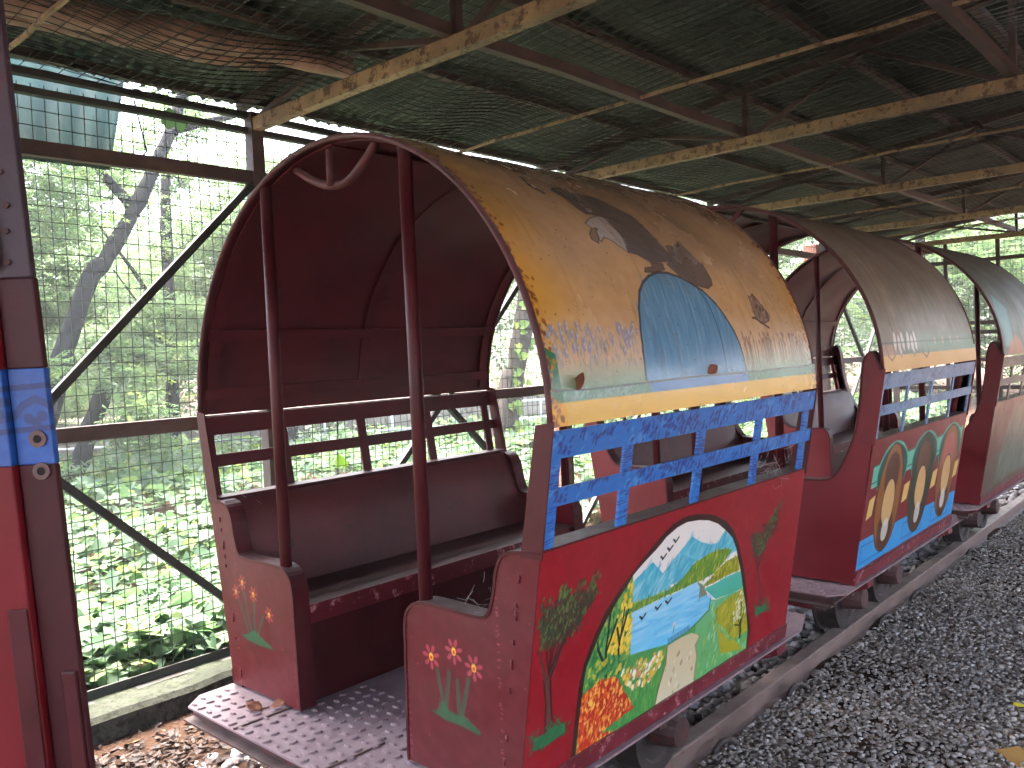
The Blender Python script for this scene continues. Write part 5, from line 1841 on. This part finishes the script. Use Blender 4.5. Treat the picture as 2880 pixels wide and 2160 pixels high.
        # brackets under the side
        for yy in (.12, 1.36):
            b = MB()
            b.add([(s_ * .50, yy, .412), (s_ * .66, yy, .412), (s_ * .66, yy, .385), (s_ * .52, yy, .325), (s_ * .50, yy, .325),
                   (s_ * .50, yy + .07, .412), (s_ * .66, yy + .07, .412), (s_ * .66, yy + .07, .385), (s_ * .52, yy + .07, .325), (s_ * .50, yy + .07, .325)],
                  [(0, 1, 2, 3, 4), (9, 8, 7, 6, 5), (0, 5, 6, 1), (1, 6, 7, 2), (2, 7, 8, 3), (3, 8, 9, 4), (4, 9, 5, 0)])
            part("step_bracket", b, M['strip'])

    # underframe
    fy = .02 if idx == 0 else -.10
    for s_ in (-1, 1):
        b = MB()
        x = s_ * .50
        b.prism([(x, .325), (x + s_ * .055, .325), (x + s_ * .055, .332), (x + s_ * .007, .332), (x + s_ * .007, .396), (x + s_ * .04, .396), (x + s_ * .04, .405), (x, .405)], fy, LEN + .1, 1)
        part("frame_channel", b, M['chassis'])
    for yy in (fy, LEN + .06):
        b = MB()
        b.box(-.50, .50, yy, yy + .04, .322, .408)
        part("headstock", b, M['strip'] if idx else M['chassis'], bevel=.004)
    b = MB()
    b.box(-.19, .19, fy - .09, fy - .002, .20, .405)
    part("drawbar_box", b, M['chassis'], bevel=.006)
    b = MB()
    b.box(-.035, .035, LEN + .102, LEN + .62, .28, .325)
    b.tube([(0, LEN + .56, .22), (0, LEN + .56, .37)], .016, 8)
    part("coupling_bar", b, M['iron'])
    for yy in (.38, .88):
        b = MB()
        b.tube([(-.50, yy, .24), (.50, yy, .24)], .022, 10)
        part("axle", b, M['iron'], smooth=True)
        for s_ in (-1, 1):
            b = MB()
            n = 28
            x0 = s_ * .425
            rings = [(x0 - s_ * .066, .02), (x0 - s_ * .066, .150), (x0 - s_ * .054, .153), (x0 - s_ * .051, .138), (x0 + s_ * .04, .134), (x0 + s_ * .04, .10), (x0 + s_ * .025, .092), (x0 + s_ * .028, .03)]
            vs, fs = [], []
            for x, r in rings:
                for j in range(n):
                    t = 2 * math.pi * j / n
                    vs.append((x, yy + r * math.cos(t), .236 + r * math.sin(t)))
            for i in range(len(rings) - 1):
                for j in range(n):
                    fs.append((i * n + j, i * n + (j + 1) % n, (i + 1) * n + (j + 1) % n, (i + 1) * n + j))
            fs.append(tuple(range(n)))
            fs.append(tuple(range((len(rings) - 1) * n, len(rings) * n)))
            b.add(vs, fs)
            part("wheel", b, M['iron'])
            b = MB()
            b.tube([(s_ * .462, yy, .262), (s_ * .49, yy, .262), (s_ * .535, yy, .258), (s_ * .552, yy, .258)], [.066, .064, .054, .048], 12)
            b.box(min(s_ * .485, s_ * .525), max(s_ * .485, s_ * .525), yy - .085, yy + .085, .285, .324)
            ab = part("axle_box", b, M['chassis'])
            b = MB()
            for q in (-1, 1):
                b.tube([(s_ * .515, yy + q * .05, .295), (s_ * .515, yy + q * .05, .40)], .010, 6)
            part("axle_bolt", b, M['iron'], ab, True)
    return root


cars = [carriage(0, 1.42, 0.0, "nearest red carriage with sunset yellow canopy, blue dome and lake mural"),
        carriage(1, 3.57, .022, "middle red carriage with grey brown canopy and oval medallions on its side"),
        carriage(2, 5.66, .022, "farthest carriage with dark greenish canopy and faded green side")]

# ------------------------------------------------------------------ small things
# steel door post at the left edge
pr_, pf = Vector((.742, .669, 0)), Vector((-.67, .742, 0))
po = thing("door_post", "red steel door post with blue painted band and two lock holes at the left edge", "post", tuple(pr_ * -.80 + pf * 1.5))


def slab(u0, u1, d0, d1, z0, z1, b=None, k=.0545):
    b = b or MB()

    def q(u, d, z):
        return pr_ * (u - k * z) + pf * d + Vector((0, 0, z))
    b.add([q(u0, d0, z0), q(u1, d0, z0), q(u1, d1, z0), q(u0, d1, z0), q(u0, d0, z1), q(u1, d0, z1), q(u1, d1, z1), q(u0, d1, z1)],
          [(0, 3, 2, 1), (4, 5, 6, 7), (0, 1, 5, 4), (1, 2, 6, 5), (2, 3, 7, 6), (3, 0, 4, 7)])
    return b


UE = -.755
build(slab(UE - .066, UE, 1.50, 1.518, 0, 1.337), "jamb", M['jamb'], po, bevel=.003)
build(slab(UE - .066, UE, 1.50, 1.518, 1.51, 1.672), "jamb", M['jamb'], po, bevel=.003)
build(slab(UE - .070, UE - .002, 1.499, 1.518, 1.672, 2.9), "jamb", M['upper'], po, bevel=.003)


def band_uv(org):
    return lambda co: (((co + org).dot(pr_) + .0545 * (co + org).z - (UE - .12)) / .15, ((co + org).z - 1.337) / .173)


wo = Vector(po.location)
build(slab(UE - .066, UE, 1.50, 1.518, 1.337, 1.51), "painted_band", M['band'], po, uvf=band_uv(wo), bevel=.002)
build(slab(UE - .20, UE - .069, 1.485, 1.56, 0, 1.337), "door_leaf", M['leafred'], po, bevel=.003)
build(slab(UE - .20, UE - .069, 1.485, 1.56, 1.337, 1.51), "painted_band", M['band'], po, uvf=band_uv(wo), bevel=.002)
build(slab(UE - .20, UE - .069, 1.485, 1.56, 1.51, 2.9), "door_leaf", M['leafred'], po, bevel=.003)
build(slab(UE - .105, UE - .07, 1.478, 1.484, 0, 1.08), "cover_strip", M['maroon'], po, bevel=.002)
build(slab(UE - .030, UE - .004, 1.49, 1.499, .0, .96), "patch_plate", M['maroon'], po, bevel=.003)
for z in (1.383, 1.325):
    b = MB()
    c = pr_ * (UE - .024 - .0545 * z) + pf * 1.4995 + Vector((0, 0, z))
    b.tube([c + pf * .004, c - pf * .004], .0155, 20)
    o = build(b, "lock_rosette", M['rosette'], po)
    b = MB()
    b.tube([c, c - pf * .0046], .0075, 14)
    build(b, "lock_hole", M['hole_shade'], o)
b = MB()
for z0, z1 in ((1.69, 1.745), (1.748, 1.80), (1.803, 1.86)):
    a = pr_ * (UE - .062 - .0545 * z0) + pf * 1.49
    b.tube([a + Vector((0, 0, z0)), a - pr_ * .0545 * (z1 - z0) + Vector((0, 0, z1))], .010, 12)
build(b, "hinge", M['upper'], po)
for z, du in ((1.755, .036), (1.70, .040), (1.80, .030), (1.86, .034)):
    b = MB()
    c = pr_ * (UE - du - .0545 * z) + pf * 1.498 + Vector((0, 0, z))
    b.tube([c, c - pf * .003], .0055, 10)
    build(b, "rivet", M['chassis'], po)

# curled leaves on the canopy's lower edge
CURL_V, CURL_F = [], []
for i in range(5):
    for j in range(5):
        u, v = i / 4, j / 4 - .5
        w = math.sin(math.pi * min(.97, u * .94 + .03)) * .5
        CURL_V.append((u - .5, v * 2 * w * .75, .55 * (v * 2 * w) ** 2 + .25 * (u - .5) ** 2))
for i in range(4):
    for j in range(4):
        CURL_F.append((i * 5 + j, i * 5 + j + 1, (i + 1) * 5 + j + 1, (i + 1) * 5 + j))


def curled(loc, rot, s_, label, mat='dryleaf'):
    b = MB()
    b.add([(p[0] * s_, p[1] * s_, p[2] * s_) for p in CURL_V], CURL_F)
    o = build(b, "dry_leaf", M[mat], None, True)
    o.location = loc
    o.rotation_euler = rot
    md = o.modifiers.new("thick", 'SOLIDIFY')
    md.thickness = .0015
    tag(o, label, "leaf")


curled((CX + .797, 1.42 + .071 * LEN, ZS + .098), (1.1, -1.2, .3), .042, "curled orange leaf standing on the canopy edge near its front")
curled((CX + .797, 1.42 + .492 * LEN, ZS + .098), (1.3, -.5, 1.2), .040, "curled brown leaf lying on the blue dome's lower edge")
curled((-2.36, 1.345, .43), (.2, .3, .4), .06, "dry brown leaf curled on the left of the tread plate")
curled((-2.31, 1.40, .432), (.3, -.2, 1.0), .05, "narrow dry leaf against the left bench panel's foot")
curled((-3.44, 1.40, -.032), (.1, .1, .6), .075, "bright yellow leaf on the soil against the kerb", 'ochre_leaf')
curled((-2.25, 1.45, .43), (1.0, .2, .2), .028, "small pale leaf scrap beside the plate seam", 'white')


def scrap(name, loc, rz, pts, mat, label, cat, t=.004, rx=.15):
    b = MB()
    b.prism(pts, 0, t, 2)
    o = build(b, name, M[mat], None, bevel=.0006)
    o.location = loc
    o.rotation_euler = (rx, .1, rz)
    tag(o, label, cat)


scrap("plastic_scrap", (-.741, 3.70, .03), .4, [(-.018, -.010), (.016, -.012), (.020, .008), (0, .014), (-.016, .010)], 'yellow', "small bright yellow plastic scrap on the gravel", "scrap")
scrap("cardboard_piece", (-.655, 3.23, .03), -.75, [(-.06, -.035), (.10, -.03), (.10, .05), (-.05, .045)], 'card', "torn brown cardboard piece at the gravel's lower right", "cardboard")
scrap("paper_scrap", (-1.74, 5.35, .05), .3, [(-.05, -.03), (.02, -.05), (.06, 0), (.02, .05), (-.04, .03)], 'white', "crumpled white paper scrap between the rails", "paper", .02, .5)
scrap("paper_scrap", (-2.16, 3.30, .33), .2, [(-.03, -.06), (.03, -.06), (.03, .06), (-.03, .06)], 'white', "white sheet of paper tucked under the middle carriage's step", "paper", .003)

# cobwebs
for k, (c, n, s_, lab) in enumerate((((CX + .72, 2.62, 1.08), 26, .10, "dusty cobweb in the first carriage's rear window corner"),
                                    ((CX - .66, 1.52, 1.0), 14, .07, "cobweb strands on the left bench back near the front"),
                                    ((CX + .50, 1.47, .90), 10, .08, "cobweb threads in the notch of the right front panel"),
                                    ((CX + .30, 3.62, .92), 24, .09, "cobweb around the middle carriage's grab pole"))):
    b = MB()
    for _ in range(n):
        p0 = Vector(c) + Vector((random.uniform(-.3, .3), random.uniform(-1, 1), random.uniform(-.6, .6))) * s_
        p1 = p0 + Vector((random.uniform(-.3, .3), random.uniform(-1, 1), random.uniform(-.5, .5))) * s_
        mid = (p0 + p1) / 2 + Vector((0, 0, -random.uniform(0, .25) * s_))
        b.tube([p0, mid, p1], .0005, 3, False)
    tag(build(b, "cobweb", M['web']), lab, kind="stuff")

# ------------------------------------------------------------------ added haze: imitates flare and overexposure outside
k = NT("haze")
pv_ = k.n("ShaderNodeVolumePrincipled")
pv_.inputs["Color"].default_value = (.93, .97, .95, 1)
pv_.inputs["Density"].default_value = HAZE
k.l(pv_.outputs[0], k.out.inputs["Volume"])
b = MB()
b.box(-95, 65, -65, 115, -1.1, 14)
tag(build(b, "haze", k.mat), "added haze volume washing out the trees beyond the fence", kind='stuff')
